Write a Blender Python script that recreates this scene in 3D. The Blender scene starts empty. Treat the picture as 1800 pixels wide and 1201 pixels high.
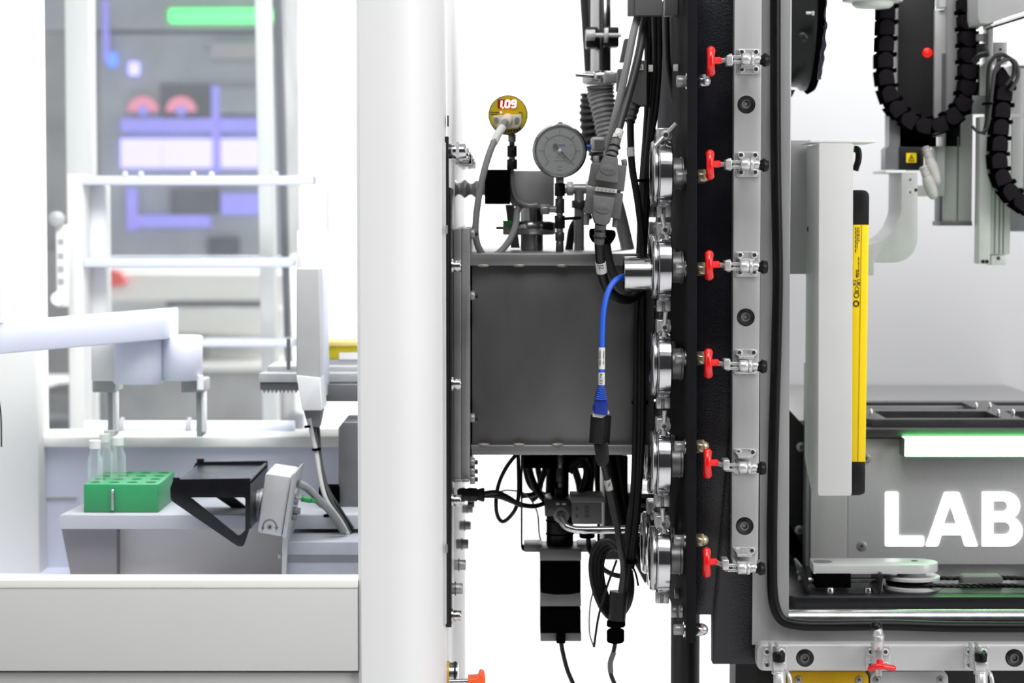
import bpy, bmesh, math, random
from mathutils import Vector, Matrix
random.seed(7)
SC = bpy.context.scene
COL = SC.collection
# ---------------------------------------------------------------- camera, world, lights, exposure
F, D, CZ = 4000.0, 2.0, 1.30             # focal length in pixels of an 1800 px frame, distance, height (m)
PITCH = math.atan(230.5 / F)
cd = bpy.data.cameras.new('camera'); cam = bpy.data.objects.new('camera', cd); COL.objects.link(cam)
cam.location = (0, -D, CZ); cam.rotation_euler = (math.pi / 2 - PITCH, 0, 0)
cd.sensor_width = 36.0; cd.lens = F / 1800 * 36; cd.clip_start = 0.05; cd.clip_end = 60
cd.dof.use_dof = True; cd.dof.focus_distance = 2.02; cd.dof.aperture_fstop = 7.6
SC.camera = cam
SC.view_settings.view_transform = 'Standard'; SC.view_settings.look = 'None'
SC.view_settings.gamma = 1; SC.view_settings.use_curve_mapping = False
SC.view_settings.exposure = 0.0
w = bpy.data.worlds.new('world'); SC.world = w; w.use_nodes = True
bg = w.node_tree.nodes['Background']; bg.inputs[0].default_value = (1, 1, 1, 1); bg.inputs[1].default_value = 0.55

def area(name, loc, target, sx, sy, power, col=(1, 1, 1)):
    l = bpy.data.lights.new(name, 'AREA'); l.shape = 'RECTANGLE'; l.size = sx; l.size_y = sy; l.energy = power; l.color = col
    o = bpy.data.objects.new(name, l); COL.objects.link(o); o.location = loc
    o.rotation_euler = (Vector(target) - Vector(loc)).to_track_quat('-Z', 'Y').to_euler()
    return o
area('ceiling_panel_light', (0.2, -1.6, 3.6), (0.0, 0.1, 1.2), 2.4, 1.2, 62)
area('side_fill_light', (2.6, -1.8, 2.2), (-0.1, 0.1, 1.2), 1.0, 1.6, 45)  # unseen fill added to brighten faces turned to the right
area('wall_fill_light', (0.0, 4.8, 3.6), (0.0, 6.9, 0.6), 6.0, 0.5, 330)  # unseen fill added to push the back wall to white
area('gap_fill_light', (1.1, 4.2, 2.6), (-0.05, 0.3, 1.2), 1.2, 1.2, 45)  # unseen fill added behind to whiten the cabinet side wall
area('cabinet_strip_light', (-0.30, 0.25, 1.78), (-0.28, 0.35, 1.0), 0.5, 0.35, 8.5, (0.90, 0.94, 1.0))
area('chamber_fill_light', (0.42, 0.55, 1.74), (0.40, 0.60, 1.0), 0.45, 0.25, 2.0)  # unseen fill added at the chamber top to whiten its back panel

# ---------------------------------------------------------------- helpers
def P(px, py, Y):
    """world point at depth Y that the photograph shows at pixel (px, py)"""
    u = (px - 900) / F; v = -(py - 600.5) / F; c, s = math.cos(PITCH), math.sin(PITCH)
    d = Vector((u, c + v * s, -s + v * c)); t = (Y + D) / d.y
    return Vector((0, -D, CZ)) + d * t
def S(Y): return (D + Y) / F
def V(t): return t.copy() if isinstance(t, Vector) else P(*t)

def lin(c):
    return tuple((x / 255 / 12.92) if x <= 10 else ((x / 255 + 0.055) / 1.055) ** 2.4 for x in c)
MATS = {}
def mat(name, col, rough=0.5, metal=0.0, var=0.0, vscale=40, stretch=None, bump=0.0, bscale=200, spec=0.5, emit=None, estr=0, coat=0.0):
    m = bpy.data.materials.new(name); m.use_nodes = True; nt = m.node_tree; b = nt.nodes['Principled BSDF']
    c = lin(col) + (1,)
    b.inputs['Base Color'].default_value = c; b.inputs['Roughness'].default_value = rough; b.inputs['Metallic'].default_value = metal
    b.inputs['Specular IOR Level'].default_value = spec
    if coat: b.inputs['Coat Weight'].default_value = coat; b.inputs['Coat Roughness'].default_value = 0.1
    if emit: b.inputs['Emission Color'].default_value = lin(emit) + (1,); b.inputs['Emission Strength'].default_value = estr
    if var or bump:
        tc = nt.nodes.new('ShaderNodeTexCoord'); mp = nt.nodes.new('ShaderNodeMapping'); nt.links.new(tc.outputs['Object'], mp.inputs[0])
        if stretch: mp.inputs['Scale'].default_value = stretch
    if var:
        n = nt.nodes.new('ShaderNodeTexNoise'); n.inputs['Scale'].default_value = vscale; n.inputs['Detail'].default_value = 5
        nt.links.new(mp.outputs[0], n.inputs['Vector'])
        r = nt.nodes.new('ShaderNodeValToRGB'); r.color_ramp.elements[0].position = 0.3; r.color_ramp.elements[1].position = 0.7
        r.color_ramp.elements[0].color = tuple(max(0, x * (1 - var)) for x in c[:3]) + (1,)
        r.color_ramp.elements[1].color = tuple(min(1, x * (1 + var)) for x in c[:3]) + (1,)
        nt.links.new(n.outputs['Fac'], r.inputs[0]); nt.links.new(r.outputs[0], b.inputs['Base Color'])
        mr = nt.nodes.new('ShaderNodeMapRange'); mr.inputs['To Min'].default_value = max(0.03, rough - 0.08); mr.inputs['To Max'].default_value = min(1, rough + 0.08)
        nt.links.new(n.outputs['Fac'], mr.inputs[0]); nt.links.new(mr.outputs[0], b.inputs['Roughness'])
    if bump:
        n2 = nt.nodes.new('ShaderNodeTexNoise'); n2.inputs['Scale'].default_value = bscale; n2.inputs['Detail'].default_value = 3
        nt.links.new(mp.outputs[0], n2.inputs['Vector'])
        bp = nt.nodes.new('ShaderNodeBump'); bp.inputs['Strength'].default_value = bump; bp.inputs['Distance'].default_value = 0.001
        nt.links.new(n2.outputs['Fac'], bp.inputs['Height']); nt.links.new(bp.outputs[0], b.inputs['Normal'])
    MATS[name] = m
    return m
def glass_mat(name, col, alpha, rough=0.03, edge=0.0):
    m = bpy.data.materials.new(name); m.use_nodes = True; nt = m.node_tree; nt.nodes.clear()
    o = nt.nodes.new('ShaderNodeOutputMaterial'); t = nt.nodes.new('ShaderNodeBsdfTransparent'); g = nt.nodes.new('ShaderNodeBsdfPrincipled')
    g.inputs['Base Color'].default_value = lin(col) + (1,); g.inputs['Roughness'].default_value = rough
    t.inputs[0].default_value = (0.97, 0.98, 0.98, 1)
    n = nt.nodes.new('ShaderNodeTexNoise'); n.inputs['Scale'].default_value = 9
    mr = nt.nodes.new('ShaderNodeMapRange'); mr.inputs['To Min'].default_value = alpha * 0.8; mr.inputs['To Max'].default_value = alpha * 1.2
    x = nt.nodes.new('ShaderNodeMixShader'); nt.links.new(n.outputs['Fac'], mr.inputs[0])
    lw = nt.nodes.new('ShaderNodeLayerWeight'); lw.inputs[0].default_value = 0.35; ad = nt.nodes.new('ShaderNodeMath'); ad.operation = 'MULTIPLY_ADD'; ad.inputs[1].default_value = edge; ad.use_clamp = True
    nt.links.new(lw.outputs['Facing'], ad.inputs[0]); nt.links.new(mr.outputs[0], ad.inputs[2]); nt.links.new(ad.outputs[0], x.inputs[0])
    nt.links.new(t.outputs[0], x.inputs[1]); nt.links.new(g.outputs[0], x.inputs[2]); nt.links.new(x.outputs[0], o.inputs[0])
    MATS[name] = m; return m

def rnd(pts, r, seg=4):
    """round the corners of a pixel polygon; r one radius or a list"""
    out = []; n = len(pts)
    for i, p in enumerate(pts):
        rr = r[i] if isinstance(r, (list, tuple)) else r
        a = Vector(pts[i - 1]); b = Vector(p); c = Vector(pts[(i + 1) % n])
        if rr <= 0: out.append(tuple(b)); continue
        d1 = (a - b); d2 = (c - b); k = min(rr, d1.length * .49, d2.length * .49)
        s = b + d1.normalized() * k; e = b + d2.normalized() * k
        for j in range(seg + 1):
            t = j / seg; out.append(tuple(s * (1 - t) ** 2 + b * 2 * t * (1 - t) + e * t * t))
    return out
def arc(cx, cy, r, a0, a1, n=12):
    return [(cx + r * math.cos(math.radians(a0 + (a1 - a0) * i / n)), cy - r * math.sin(math.radians(a0 + (a1 - a0) * i / n))) for i in range(n + 1)]
def smooth(pts, res):
    if len(pts) < 3 or res < 2: return pts
    q = [pts[0] * 2 - pts[1]] + pts + [pts[-1] * 2 - pts[-2]]; out = []
    for i in range(1, len(q) - 2):
        p0, p1, p2, p3 = q[i - 1:i + 3]
        for j in range(res):
            t = j / res
            out.append(0.5 * (2 * p1 + (p2 - p0) * t + (2 * p0 - 5 * p1 + 4 * p2 - p3) * t * t + (3 * p1 - p0 - 3 * p2 + p3) * t ** 3))
    out.append(pts[-1]); return out

class G:
    """collects shapes, placed in metres, for ONE mesh"""
    def __init__(s): s.bm = bmesh.new()
    def _bev(s, verts, off, seg=2):
        es = set(e for v in verts for e in v.link_edges)
        es = [e for e in es if len(e.link_faces) == 2 and e.calc_face_angle(0) > 0.5]
        if es and off > 0: bmesh.ops.bevel(s.bm, geom=es, offset=off, segments=seg, affect='EDGES', profile=0.5, clamp_overlap=True)
    def hexa(s, a, b, bev=0):
        x0, x1 = sorted((a.x, b.x)); y0, y1 = sorted((a.y, b.y)); z0, z1 = sorted((a.z, b.z))
        v = [s.bm.verts.new((x, y, z)) for z in (z0, z1) for y in (y0, y1) for x in (x0, x1)]
        for f in ((0, 2, 3, 1), (4, 5, 7, 6), (0, 1, 5, 4), (2, 6, 7, 3), (0, 4, 6, 2), (1, 3, 7, 5)): s.bm.faces.new([v[i] for i in f])
        s.bm.normal_update(); s._bev(v, bev); return s
    def box(s, x0, y0, x1, y1, Y0, Y1, bev=0):
        ym = (max(-20, min(y0, y1)) + min(1220, max(y0, y1))) / 2
        a = P(x0, ym, Y0); b = P(x1, ym, Y0); a.z = P(900, y0, Y0).z; b.z = P(900, y1, Y0).z; b.y = Y1
        return s.hexa(a, b, bev * S(Y0))
    def obox(s, c, size, rot=(0, 0, 0), bev=0):
        c = V(c); k = S(c.y); M = Matrix.Translation(c) @ (rot.to_4x4() if isinstance(rot, Matrix) else (Matrix.Rotation(rot[2], 4, 'Z') @ Matrix.Rotation(rot[1], 4, 'Y') @ Matrix.Rotation(rot[0], 4, 'X')))
        w, d, h = (q * k / 2 for q in size)
        v = [s.bm.verts.new(M @ Vector((x * w, y * d, z * h))) for z in (-1, 1) for y in (-1, 1) for x in (-1, 1)]
        for f in ((0, 2, 3, 1), (4, 5, 7, 6), (0, 1, 5, 4), (2, 6, 7, 3), (0, 4, 6, 2), (1, 3, 7, 5)): s.bm.faces.new([v[i] for i in f])
        s.bm.normal_update(); s._bev(v, bev * k); return s
    def prism(s, pts, Y0, Y1, bev=0):
        a = [P(x, y, Y0) for x, y in pts]; va = [s.bm.verts.new(p) for p in a]; vb = [s.bm.verts.new((p.x, Y1, p.z)) for p in a]
        fa = s.bm.faces.new(va); fb = s.bm.faces.new(vb[::-1]); n = len(a)
        for i in range(n): s.bm.faces.new((va[i], vb[i], vb[(i + 1) % n], va[(i + 1) % n]))
        s.bm.normal_update()
        if bev:
            es = list(fa.edges); bmesh.ops.bevel(s.bm, geom=es, offset=bev * S(Y0), segments=2, affect='EDGES', profile=0.5, clamp_overlap=True)
        return s
    def flatprism(s, pts, z0, z1, bev=0):
        """pts are world (x, y) of a plan outline"""
        va = [s.bm.verts.new((x, y, z1)) for x, y in pts]; vb = [s.bm.verts.new((x, y, z0)) for x, y in pts]
        fa = s.bm.faces.new(va); s.bm.faces.new(vb[::-1]); n = len(pts)
        for i in range(n): s.bm.faces.new((va[i], vb[i], vb[(i + 1) % n], va[(i + 1) % n]))
        s.bm.normal_update()
        if bev: bmesh.ops.bevel(s.bm, geom=list(fa.edges), offset=bev, segments=2, affect='EDGES', profile=0.5, clamp_overlap=True)
        return s
    def lathe(s, a, axis, prof, n=20, k=None, closed=True):
        a = V(a); axis = Vector(axis).normalized(); k = k or S(a.y)
        u = axis.orthogonal().normalized(); w_ = axis.cross(u); rings = []
        for t, r in prof:
            rings.append([s.bm.verts.new(a + axis * t * k + (u * math.cos(2 * math.pi * i / n) + w_ * math.sin(2 * math.pi * i / n)) * max(r, .01) * k) for i in range(n)])
        for r0, r1 in zip(rings, rings[1:]):
            for i in range(n): s.bm.faces.new((r0[i], r0[(i + 1) % n], r1[(i + 1) % n], r1[i]))
        if closed:
            s.bm.faces.new(rings[0][::-1]); s.bm.faces.new(rings[-1])
        return s
    def cyl(s, a, b, r, r2=None, n=20, bev=0):
        a = V(a); b = V(b); k = S(a.y); L = (b - a).length / k; r2 = r if r2 is None else r2
        pr = [(0, r), (L, r2)] if not bev else [(0, r - bev), (bev, r), (L - bev, r2), (L, r2 - bev)]
        return s.lathe(a, b - a, pr, n, k)
    def torus(s, a, axis, R, r, n=28, m=8):
        a = V(a); k = S(a.y); axis = Vector(axis).normalized(); u = axis.orthogonal().normalized(); w_ = axis.cross(u); rings = []
        for i in range(n):
            t = 2 * math.pi * i / n; d = u * math.cos(t) + w_ * math.sin(t)
            rings.append([s.bm.verts.new(a + d * (R + r * math.cos(2 * math.pi * j / m)) * k + axis * r * math.sin(2 * math.pi * j / m) * k) for j in range(m)])
        for i in range(n):
            for j in range(m): s.bm.faces.new((rings[i][j], rings[i][(j + 1) % m], rings[(i + 1) % n][(j + 1) % m], rings[(i + 1) % n][j]))
        return s
    def tube(s, pts, r, n=10, res=6, prof=None):
        ps = smooth([V(p) for p in pts], res); k = S(ps[0].y); N = len(ps)
        t = (ps[1] - ps[0]).normalized(); u = t.orthogonal().normalized(); rings = []
        for i, p in enumerate(ps):
            t2 = (ps[min(i + 1, N - 1)] - ps[max(i - 1, 0)]).normalized(); u = (t.rotation_difference(t2) @ u).normalized(); t = t2; w_ = t.cross(u)
            rr = (prof(i / (N - 1)) if prof else r) * k
            rings.append([s.bm.verts.new(p + (u * math.cos(2 * math.pi * j / n) + w_ * math.sin(2 * math.pi * j / n)) * rr) for j in range(n)])
        for r0, r1 in zip(rings, rings[1:]):
            for i in range(n): s.bm.faces.new((r0[i], r0[(i + 1) % n], r1[(i + 1) % n], r1[i]))
        s.bm.faces.new(rings[0][::-1]); s.bm.faces.new(rings[-1]); return s
    def strip(s, pts, Y0, Y1, th):
        """a bent flat bar: path in pixels at depth Y0, swept to Y1, thickness th px"""
        n = len(pts); up, lo = [], []
        for i in range(n):
            d = (Vector(pts[min(i + 1, n - 1)]) - Vector(pts[max(i - 1, 0)])).normalized(); q = Vector((-d.y, d.x)) * th / 2
            up.append(tuple(Vector(pts[i]) + q)); lo.append(tuple(Vector(pts[i]) - q))
        return s.prism(up + lo[::-1], Y0, Y1)
    def sph(s, a, r, sc=(1, 1, 1), n=16):
        a = V(a); k = S(a.y)
        bmesh.ops.create_uvsphere(s.bm, u_segments=n, v_segments=n // 2, radius=r * k, matrix=Matrix.Translation(a) @ Matrix.Diagonal((*sc, 1)))
        return s
    def hexnut(s, a, b, r, bev=1): return s.cyl(a, b, r, n=6, bev=bev)
    def mesh(s, name, loc):
        bm = s.bm
        bmesh.ops.recalc_face_normals(bm, faces=bm.faces)
        bmesh.ops.translate(bm, verts=bm.verts, vec=-loc); bm.normal_update()
        for f in bm.faces: f.smooth = True
        for e in bm.edges:
            if len(e.link_faces) == 2 and e.calc_face_angle(0) > 0.87: e.smooth = False
        me = bpy.data.meshes.new(name); bm.to_mesh(me); bm.free(); return me

ROOT = {}
def thing(name, label, cat, at, group=None):
    o = bpy.data.objects.new(name, None); COL.objects.link(o); o.location = V(at); o.empty_display_size = 0.01
    o['label'] = label; o['category'] = cat
    if group: o['group'] = group
    ROOT[o.name] = o.location.copy(); return o
def cutmesh(me, cutter, loc):
    a = bpy.data.objects.new('tmp_a', me); cm = cutter.mesh('tmp_b', loc); b = bpy.data.objects.new('tmp_b', cm)
    COL.objects.link(a); COL.objects.link(b)
    md = a.modifiers.new('x', 'BOOLEAN'); md.operation = 'DIFFERENCE'; md.object = b; md.solver = 'EXACT'
    bpy.context.view_layer.update(); dg = bpy.context.evaluated_depsgraph_get()
    out = bpy.data.meshes.new_from_object(a.evaluated_get(dg)); bpy.data.objects.remove(a); bpy.data.objects.remove(b)
    bm = bmesh.new(); bm.from_mesh(out)
    for f in bm.faces: f.smooth = True
    for e in bm.edges: e.smooth = not (len(e.link_faces) == 2 and e.calc_face_angle(0) > 0.87)
    bm.to_mesh(out); bm.free(); return out
def part(name, g, m, parent, label=None, cut=None, kind=None):
    loc = ROOT[parent.name]; me = g.mesh(name, loc)
    if cut: me = cutmesh(me, cut, loc)
    me.materials.clear(); me.materials.append(MATS[m] if isinstance(m, str) else m)
    o = bpy.data.objects.new(name, me); COL.objects.link(o); o.parent = parent; ROOT[o.name] = loc
    if label: o['label'] = label
    if kind: o['kind'] = kind
    return o
def mono(name, label, cat, g, m, group=None, cut=None, kind=None):
    vs = [v.co for v in g.bm.verts]; lo = Vector((min(v.x for v in vs), min(v.y for v in vs), min(v.z for v in vs))); hi = Vector((max(v.x for v in vs), max(v.y for v in vs), max(v.z for v in vs)))
    loc = (lo + hi) / 2; loc.z = lo.z; me = g.mesh(name, loc)
    if cut: me = cutmesh(me, cut, loc)
    me.materials.clear(); me.materials.append(MATS[m]); o = bpy.data.objects.new(name, me); COL.objects.link(o); o.location = loc; ROOT[o.name] = loc
    if label: o['label'] = label
    if cat: o['category'] = cat
    if group: o['group'] = group
    if kind: o['kind'] = kind
    return o
def dup(root, vec, label):
    def cp(o, parent):
        c = o.copy(); COL.objects.link(c)
        if parent: c.parent = parent
        for ch in o.children: cp(ch, c)
        return c
    r = cp(root, None); r.location = root.location + vec; r['label'] = label; ROOT[r.name] = r.location.copy()
    return r
def text(body, at, h, m, parent, rot=0.0, name='lettering', offset=0.0, align='CENTER', sx=1.0):
    p = V(at); k = S(p.y); cu = bpy.data.curves.new('txt', 'FONT'); cu.body = body; cu.size = h * k / 0.70; cu.align_x = align; cu.align_y = 'CENTER'
    cu.extrude = 0.00012; cu.offset = offset * k; cu.resolution_u = 2
    o = bpy.data.objects.new('txt', cu); COL.objects.link(o); bpy.context.view_layer.update()
    me = bpy.data.meshes.new_from_object(o.evaluated_get(bpy.context.evaluated_depsgraph_get())); bpy.data.objects.remove(o)
    M = Matrix.Translation(p - ROOT[parent.name]) @ Matrix.Rotation(rot, 4, 'Y') @ Matrix.Rotation(math.pi / 2, 4, 'X') @ Matrix.Diagonal((sx, 1, 1, 1))
    me.transform(M); me.materials.clear(); me.materials.append(MATS[m])
    q = bpy.data.objects.new(name, me); COL.objects.link(q); q.parent = parent; ROOT[q.name] = ROOT[parent.name]; return q
X = Vector((1, 0, 0)); YA = Vector((0, 1, 0)); Z = Vector((0, 0, 1))

# ---------------------------------------------------------------- materials
mat('white_paint', (226, 226, 226), 0.45, var=0.02, vscale=6)
mat('white_warm', (232, 231, 226), 0.5, var=0.02, vscale=6)
mat('lavender_paint', (214, 217, 231), 0.5, var=0.02, vscale=6)
mat('rail_grey', (200, 200, 199), 0.45, var=0.02, vscale=6)
mat('panel_grey', (176, 176, 175), 0.45, var=0.02, vscale=6)
mat('wall_white', (240, 240, 240), 0.8, var=0.01, vscale=2)
mat('wall_dark', (52, 52, 54), 0.8, var=0.05, vscale=2)
mat('floor_grey', (236, 236, 236), 0.5, var=0.05, vscale=4)
mat('alu', (176, 176, 176), 0.42, 0.12, var=0.05, vscale=60, stretch=(1, 1, 0.05))
mat('alu_across', (186, 186, 186), 0.42, 0.12, var=0.05, vscale=60, stretch=(0.05, 1, 1))
mat('alu_bright', (194, 194, 194), 0.35, 0.15, var=0.03, vscale=60)
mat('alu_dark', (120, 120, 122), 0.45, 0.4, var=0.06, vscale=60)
mat('frame_steel', (166, 166, 166), 0.38, 0.3, var=0.2, vscale=30, stretch=(1, 1, 0.12), bump=0.05, bscale=150)
mat('frame_steel_across', (166, 166, 166), 0.38, 0.3, var=0.22, vscale=30, stretch=(0.12, 1, 1), bump=0.05, bscale=150)
mat('chamber_steel', (116, 116, 116), 0.42, 0.6, var=0.3, vscale=9, stretch=(1, 1, 0.45), bump=0.04, bscale=300)
mat('chamber_lip', (150, 150, 150), 0.4, 0.7, var=0.12, vscale=20, stretch=(0.3, 1, 1))
mat('weld', (150, 146, 140), 0.45, 0.8, var=0.2, vscale=200, bump=0.4, bscale=900)
mat('chrome', (214, 214, 216), 0.10, 1.0, var=0.04, vscale=90)
mat('zinc', (206, 206, 206), 0.28, 0.55, var=0.06, vscale=120)
mat('bench_grey', (206, 202, 194), 0.5, var=0.03, vscale=20)
mat('steel_pol', (200, 200, 200), 0.2, 1.0, var=0.06, vscale=80)
mat('steel_dull', (150, 150, 150), 0.36, 0.5, var=0.1, vscale=120)
mat('steel_dark', (80, 80, 81), 0.35, 0.55, var=0.15, vscale=90)
mat('brass_nickel', (190, 178, 150), 0.3, 0.9, var=0.08, vscale=120)
mat('plate_dark', (26, 26, 28), 0.6, 0.0, var=0.12, vscale=60, bump=0.03, bscale=250, spec=0.04)
mat('panel_black', (16, 17, 24), 0.25, 0.0, var=0.08, vscale=40, bump=0.22, bscale=620)
mat('black_plastic', (12, 12, 13), 0.42, 0.0, var=0.08, vscale=120)
mat('black_matt', (7, 7, 8), 0.6, 0.0, var=0.08, vscale=120, spec=0.0)
mat('black_anod', (22, 22, 25), 0.35, 0.0, var=0.1, vscale=120, spec=0.35)
mat('chain_black', (34, 31, 34), 0.6, 0.0, var=0.06, vscale=400, bump=0.1, bscale=2500, spec=0.0)
mat('zplate_black', (32, 30, 31), 0.6, 0.0, var=0.05, vscale=300, bump=0.1, bscale=2500)
mat('rubber', (8, 8, 9), 0.38, 0.0, var=0.15, vscale=90, bump=0.1, bscale=400, spec=0.25)
mat('cable_black', (10, 10, 11), 0.45, var=0.05, vscale=100)
mat('cable_dark', (52, 52, 52), 0.45, var=0.05, vscale=100)
mat('cable_grey', (128, 128, 128), 0.5, var=0.04, vscale=100)
mat('cable_light', (176, 174, 170), 0.5, var=0.04, vscale=100)
mat('hood_grey', (92, 92, 93), 0.55, var=0.04, vscale=120)
mat('trunk_grey', (98, 98, 98), 0.55, var=0.04, vscale=60)
mat('red_plastic', (226, 14, 12), 0.25, var=0.05, vscale=80, coat=0.4)
mat('orange_plastic', (250, 96, 48), 0.35, var=0.04, vscale=80)
mat('yellow_paint', (252, 216, 0), 0.45, var=0.02, vscale=40)
mat('yellow_box', (206, 162, 10), 0.4, var=0.04, vscale=40)
mat('gauge_yellow', (190, 172, 24), 0.35, var=0.03, vscale=90)
mat('blue_cable', (34, 92, 214), 0.42, var=0.03, vscale=90)
mat('blue_boot', (18, 46, 140), 0.42, var=0.03, vscale=90)
mat('label_white', (222, 222, 218), 0.6, var=0.02, vscale=200)
mat('ink', (40, 38, 38), 0.7, var=0.05, vscale=90)
mat('ink_soft', (96, 96, 98), 0.7, var=0.05, vscale=90)
mat('ink_purple', (84, 70, 130), 0.7, var=0.05, vscale=90)
mat('dial_grey', (146, 146, 146), 0.6, var=0.02, vscale=40)
mat('beige_plastic', (206, 198, 178), 0.5, var=0.03, vscale=90)
mat('display_dark', (70, 10, 20), 0.3, var=0.1, vscale=90, emit=(160, 10, 30), estr=0.35)
mat('digit_red', (255, 120, 110), 0.4, var=0.01, emit=(255, 150, 140), estr=5)
mat('led_red', (230, 20, 16), 0.3, var=0.05, vscale=300, emit=(230, 20, 16), estr=0.7)
mat('rack_green', (54, 152, 96), 0.4, var=0.05, vscale=40)
mat('rack_green_dark', (14, 104, 60), 0.5, var=0.05, vscale=40)
mat('hub_green', (40, 140, 70), 0.45, var=0.05, vscale=90)
mat('scanner_black', (20, 20, 26), 0.3, 0.2, var=0.08, vscale=60)
mat('alu_mid', (160, 162, 168), 0.42, 0.1, var=0.05, vscale=60)
mat('bench_edge', (176, 177, 182), 0.5, var=0.03, vscale=20)
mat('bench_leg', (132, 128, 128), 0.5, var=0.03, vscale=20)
mat('motor_grey', (188, 187, 186), 0.45, var=0.03, vscale=60)
mat('lab_panel', (182, 182, 184), 0.42, 0.15, var=0.05, vscale=500, bump=0.03, bscale=900)
mat('green_bar', (200, 255, 210), 0.4, var=0.01, emit=(120, 255, 140), estr=15.0)
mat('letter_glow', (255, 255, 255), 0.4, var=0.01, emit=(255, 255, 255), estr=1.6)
mat('curtain_white', (205, 205, 203), 0.5, var=0.02, vscale=20)
mat('interior_grey', (168, 168, 168), 0.55, var=0.02, vscale=6)
mat('deck_grey', (150, 150, 151), 0.55, var=0.02, vscale=6)
mat('tray_black', (52, 52, 54), 0.3, var=0.08, vscale=60)
mat('interior_white', (200, 200, 202), 0.6, var=0.01, vscale=6)
mat('violet_light', (190, 184, 255), 0.5, var=0.02, emit=(178, 170, 255), estr=1.3)
mat('violet_dim', (150, 146, 220), 0.5, var=0.05, vscale=20, emit=(130, 124, 230), estr=0.45)
mat('green_lamp', (120, 250, 150), 0.5, var=0.01, emit=(70, 250, 110), estr=1.5)
mat('pink_dial', (226, 150, 170), 0.5, var=0.02, emit=(225, 120, 150), estr=0.35)
mat('blue_lamp', (90, 130, 250), 0.5, var=0.02, emit=(90, 130, 250), estr=1.2)
mat('back_grey', (150, 149, 148), 0.7, var=0.25, vscale=7)  # background greys lightened: haze of the glass is painted into the colour
mat('back_bluegrey', (158, 163, 170), 0.7, var=0.12, vscale=8)
mat('back_dark', (96, 98, 102), 0.7, var=0.2, vscale=9)
mat('back_red', (230, 90, 80), 0.6, var=0.05, vscale=40)
mat('white_lamp', (246, 246, 246), 0.5, var=0.01, vscale=20)
mat('lid_straw', (226, 200, 120), 0.5, var=0.05, vscale=40)
mat('foil', (200, 200, 215), 0.15, 1.0, var=0.1, vscale=200)
glass_mat('pane_glass', (200, 206, 214), 0.07)
glass_mat('vial_glass', (235, 245, 242), 0.08, edge=0.45)
glass_mat('lens_glass', (200, 200, 200), 0.10)

def socket_bolt(parent, at, axis, r, h, m='zinc', name='bolt'):
    """socket head cap screw: knurl-less head with a real recess"""
    g = G().lathe(at, axis, [(0, r), (h * .85, r), (h, r * .88), (h, r * .55), (h * .4, r * .5)], 16)
    o = part(name, g, m, parent); a = V(at); ax = Vector(axis).normalized(); k = S(a.y)
    part('recess', G().cyl(a + ax * h * .42 * k, a + ax * h * .6 * k, r * .5, n=6), 'steel_dark', o)  # dark plug paints the shade inside the socket
    return o
def pan_screw(parent, at, axis, r, m='steel_dull', name='screw', slot=True):
    g = G().lathe(at, axis, [(0, r), (r * .25, r * .95), (r * .5, r * .6)], 16)
    o = part(name, g, m, parent)
    if slot:
        a = V(at); ax = Vector(axis).normalized(); k = S(a.y); u = (ax.orthogonal()).normalized(); q = a + ax * r * .5 * k
        gg = G().tube([q - u * r * .5 * k, q + u * r * .5 * k], r * .13, 4, 1); w2 = ax.cross(u)
        gg.tube([q - w2 * r * .5 * k, q + w2 * r * .5 * k], r * .13, 4, 1)
        part('slot', gg, 'ink', o)
    return o
# ================================================================ setting
g = G().hexa(Vector((-5, -5, -0.05)), Vector((5, 7.0, 0))); mono('floor', None, None, g, 'floor_grey', kind='structure')
g = G().hexa(Vector((-5, -5.1, 0)), Vector((5, -5.0, 4.2))); mono('wall_front', None, None, g, 'wall_dark', kind='structure')  # unseen wall behind the camera, dark to give dark reflections
g = G().hexa(Vector((-5, 7.0, 0)), Vector((5, 7.1, 4.2))); mono('wall_back', None, None, g, 'wall_white', kind='structure')

# ================================================================ right machine: chamber body, frame, gasket, bars
ch = thing('vacuum_chamber', 'black painted chamber body with brushed steel door frame around the lit opening on the right', 'machine', (1500, 1300, .4))
g = G().prism(rnd([(1222, -60), (1352, -60), (1352, 1120), (1420, 1168), (1252, 1168), (1252, 1081), (1222, 1081)], [0, 0, 0, 0, 3, 5, 0]), .060, .075, 1)
part('side_panel', g, 'panel_black', ch, 'black orange-peel paint')
g = G().prism([(1338, -80), (1389.5, -80), (1386.5, 1134), (1322, 1134), (1323, 984), (1335, 984)], .058, .085)
part('frame_upright', g, 'frame_steel', ch, 'brushed stainless steel')
g = G().box(1386.6, 1104, 1900, 1136, .0582, .085)
part('frame_sill', g, 'frame_steel_across', ch, 'brushed stainless steel')
g = G().tube([(1385, 1088, .072), (1900, 1088, .072)], 17, 20, 1)
part('sill_lip', g, 'steel_pol', ch, 'rounded polished steel lip')
g = G().box(1388, 1072, 1900, 1110, .085, .80)
part('chamber_floor', g, 'steel_pol', ch)
g = G().box(1376, -60, 1388, 1110, .085, .82)
part('chamber_side', g, 'interior_white', ch)
g = G().box(1376, 97, 1960, 720, .82, .84)
part('rear_panel', g, 'interior_white', ch, 'pale grey rear panel, open above')
g = G().box(1293, 1136, 1330, 1300, .10, .16)
part('base_frame', g, 'black_plastic', ch)
g = G(); a = P(1293, 1172, .165); b = P(1930, 1172, .165); g.hexa(Vector((a.x, .165, 0)), Vector((b.x, .2, a.z)))
part('base_cabinet', g, 'black_plastic', ch, 'black base below the frame')
gk = [(1363, -60, .052), (1363, 120, .052), (1364, 300, .052), (1367, 460, .052), (1366, 560, .052), (1362, 700, .052), (1358, 860, .052), (1357, 980, .052), (1359, 1050, .052), (1372, 1087, .052), (1400, 1098, .052), (1450, 1100, .052), (1560, 1099, .052), (1680, 1102, .052), (1900, 1103, .052)]
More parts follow.
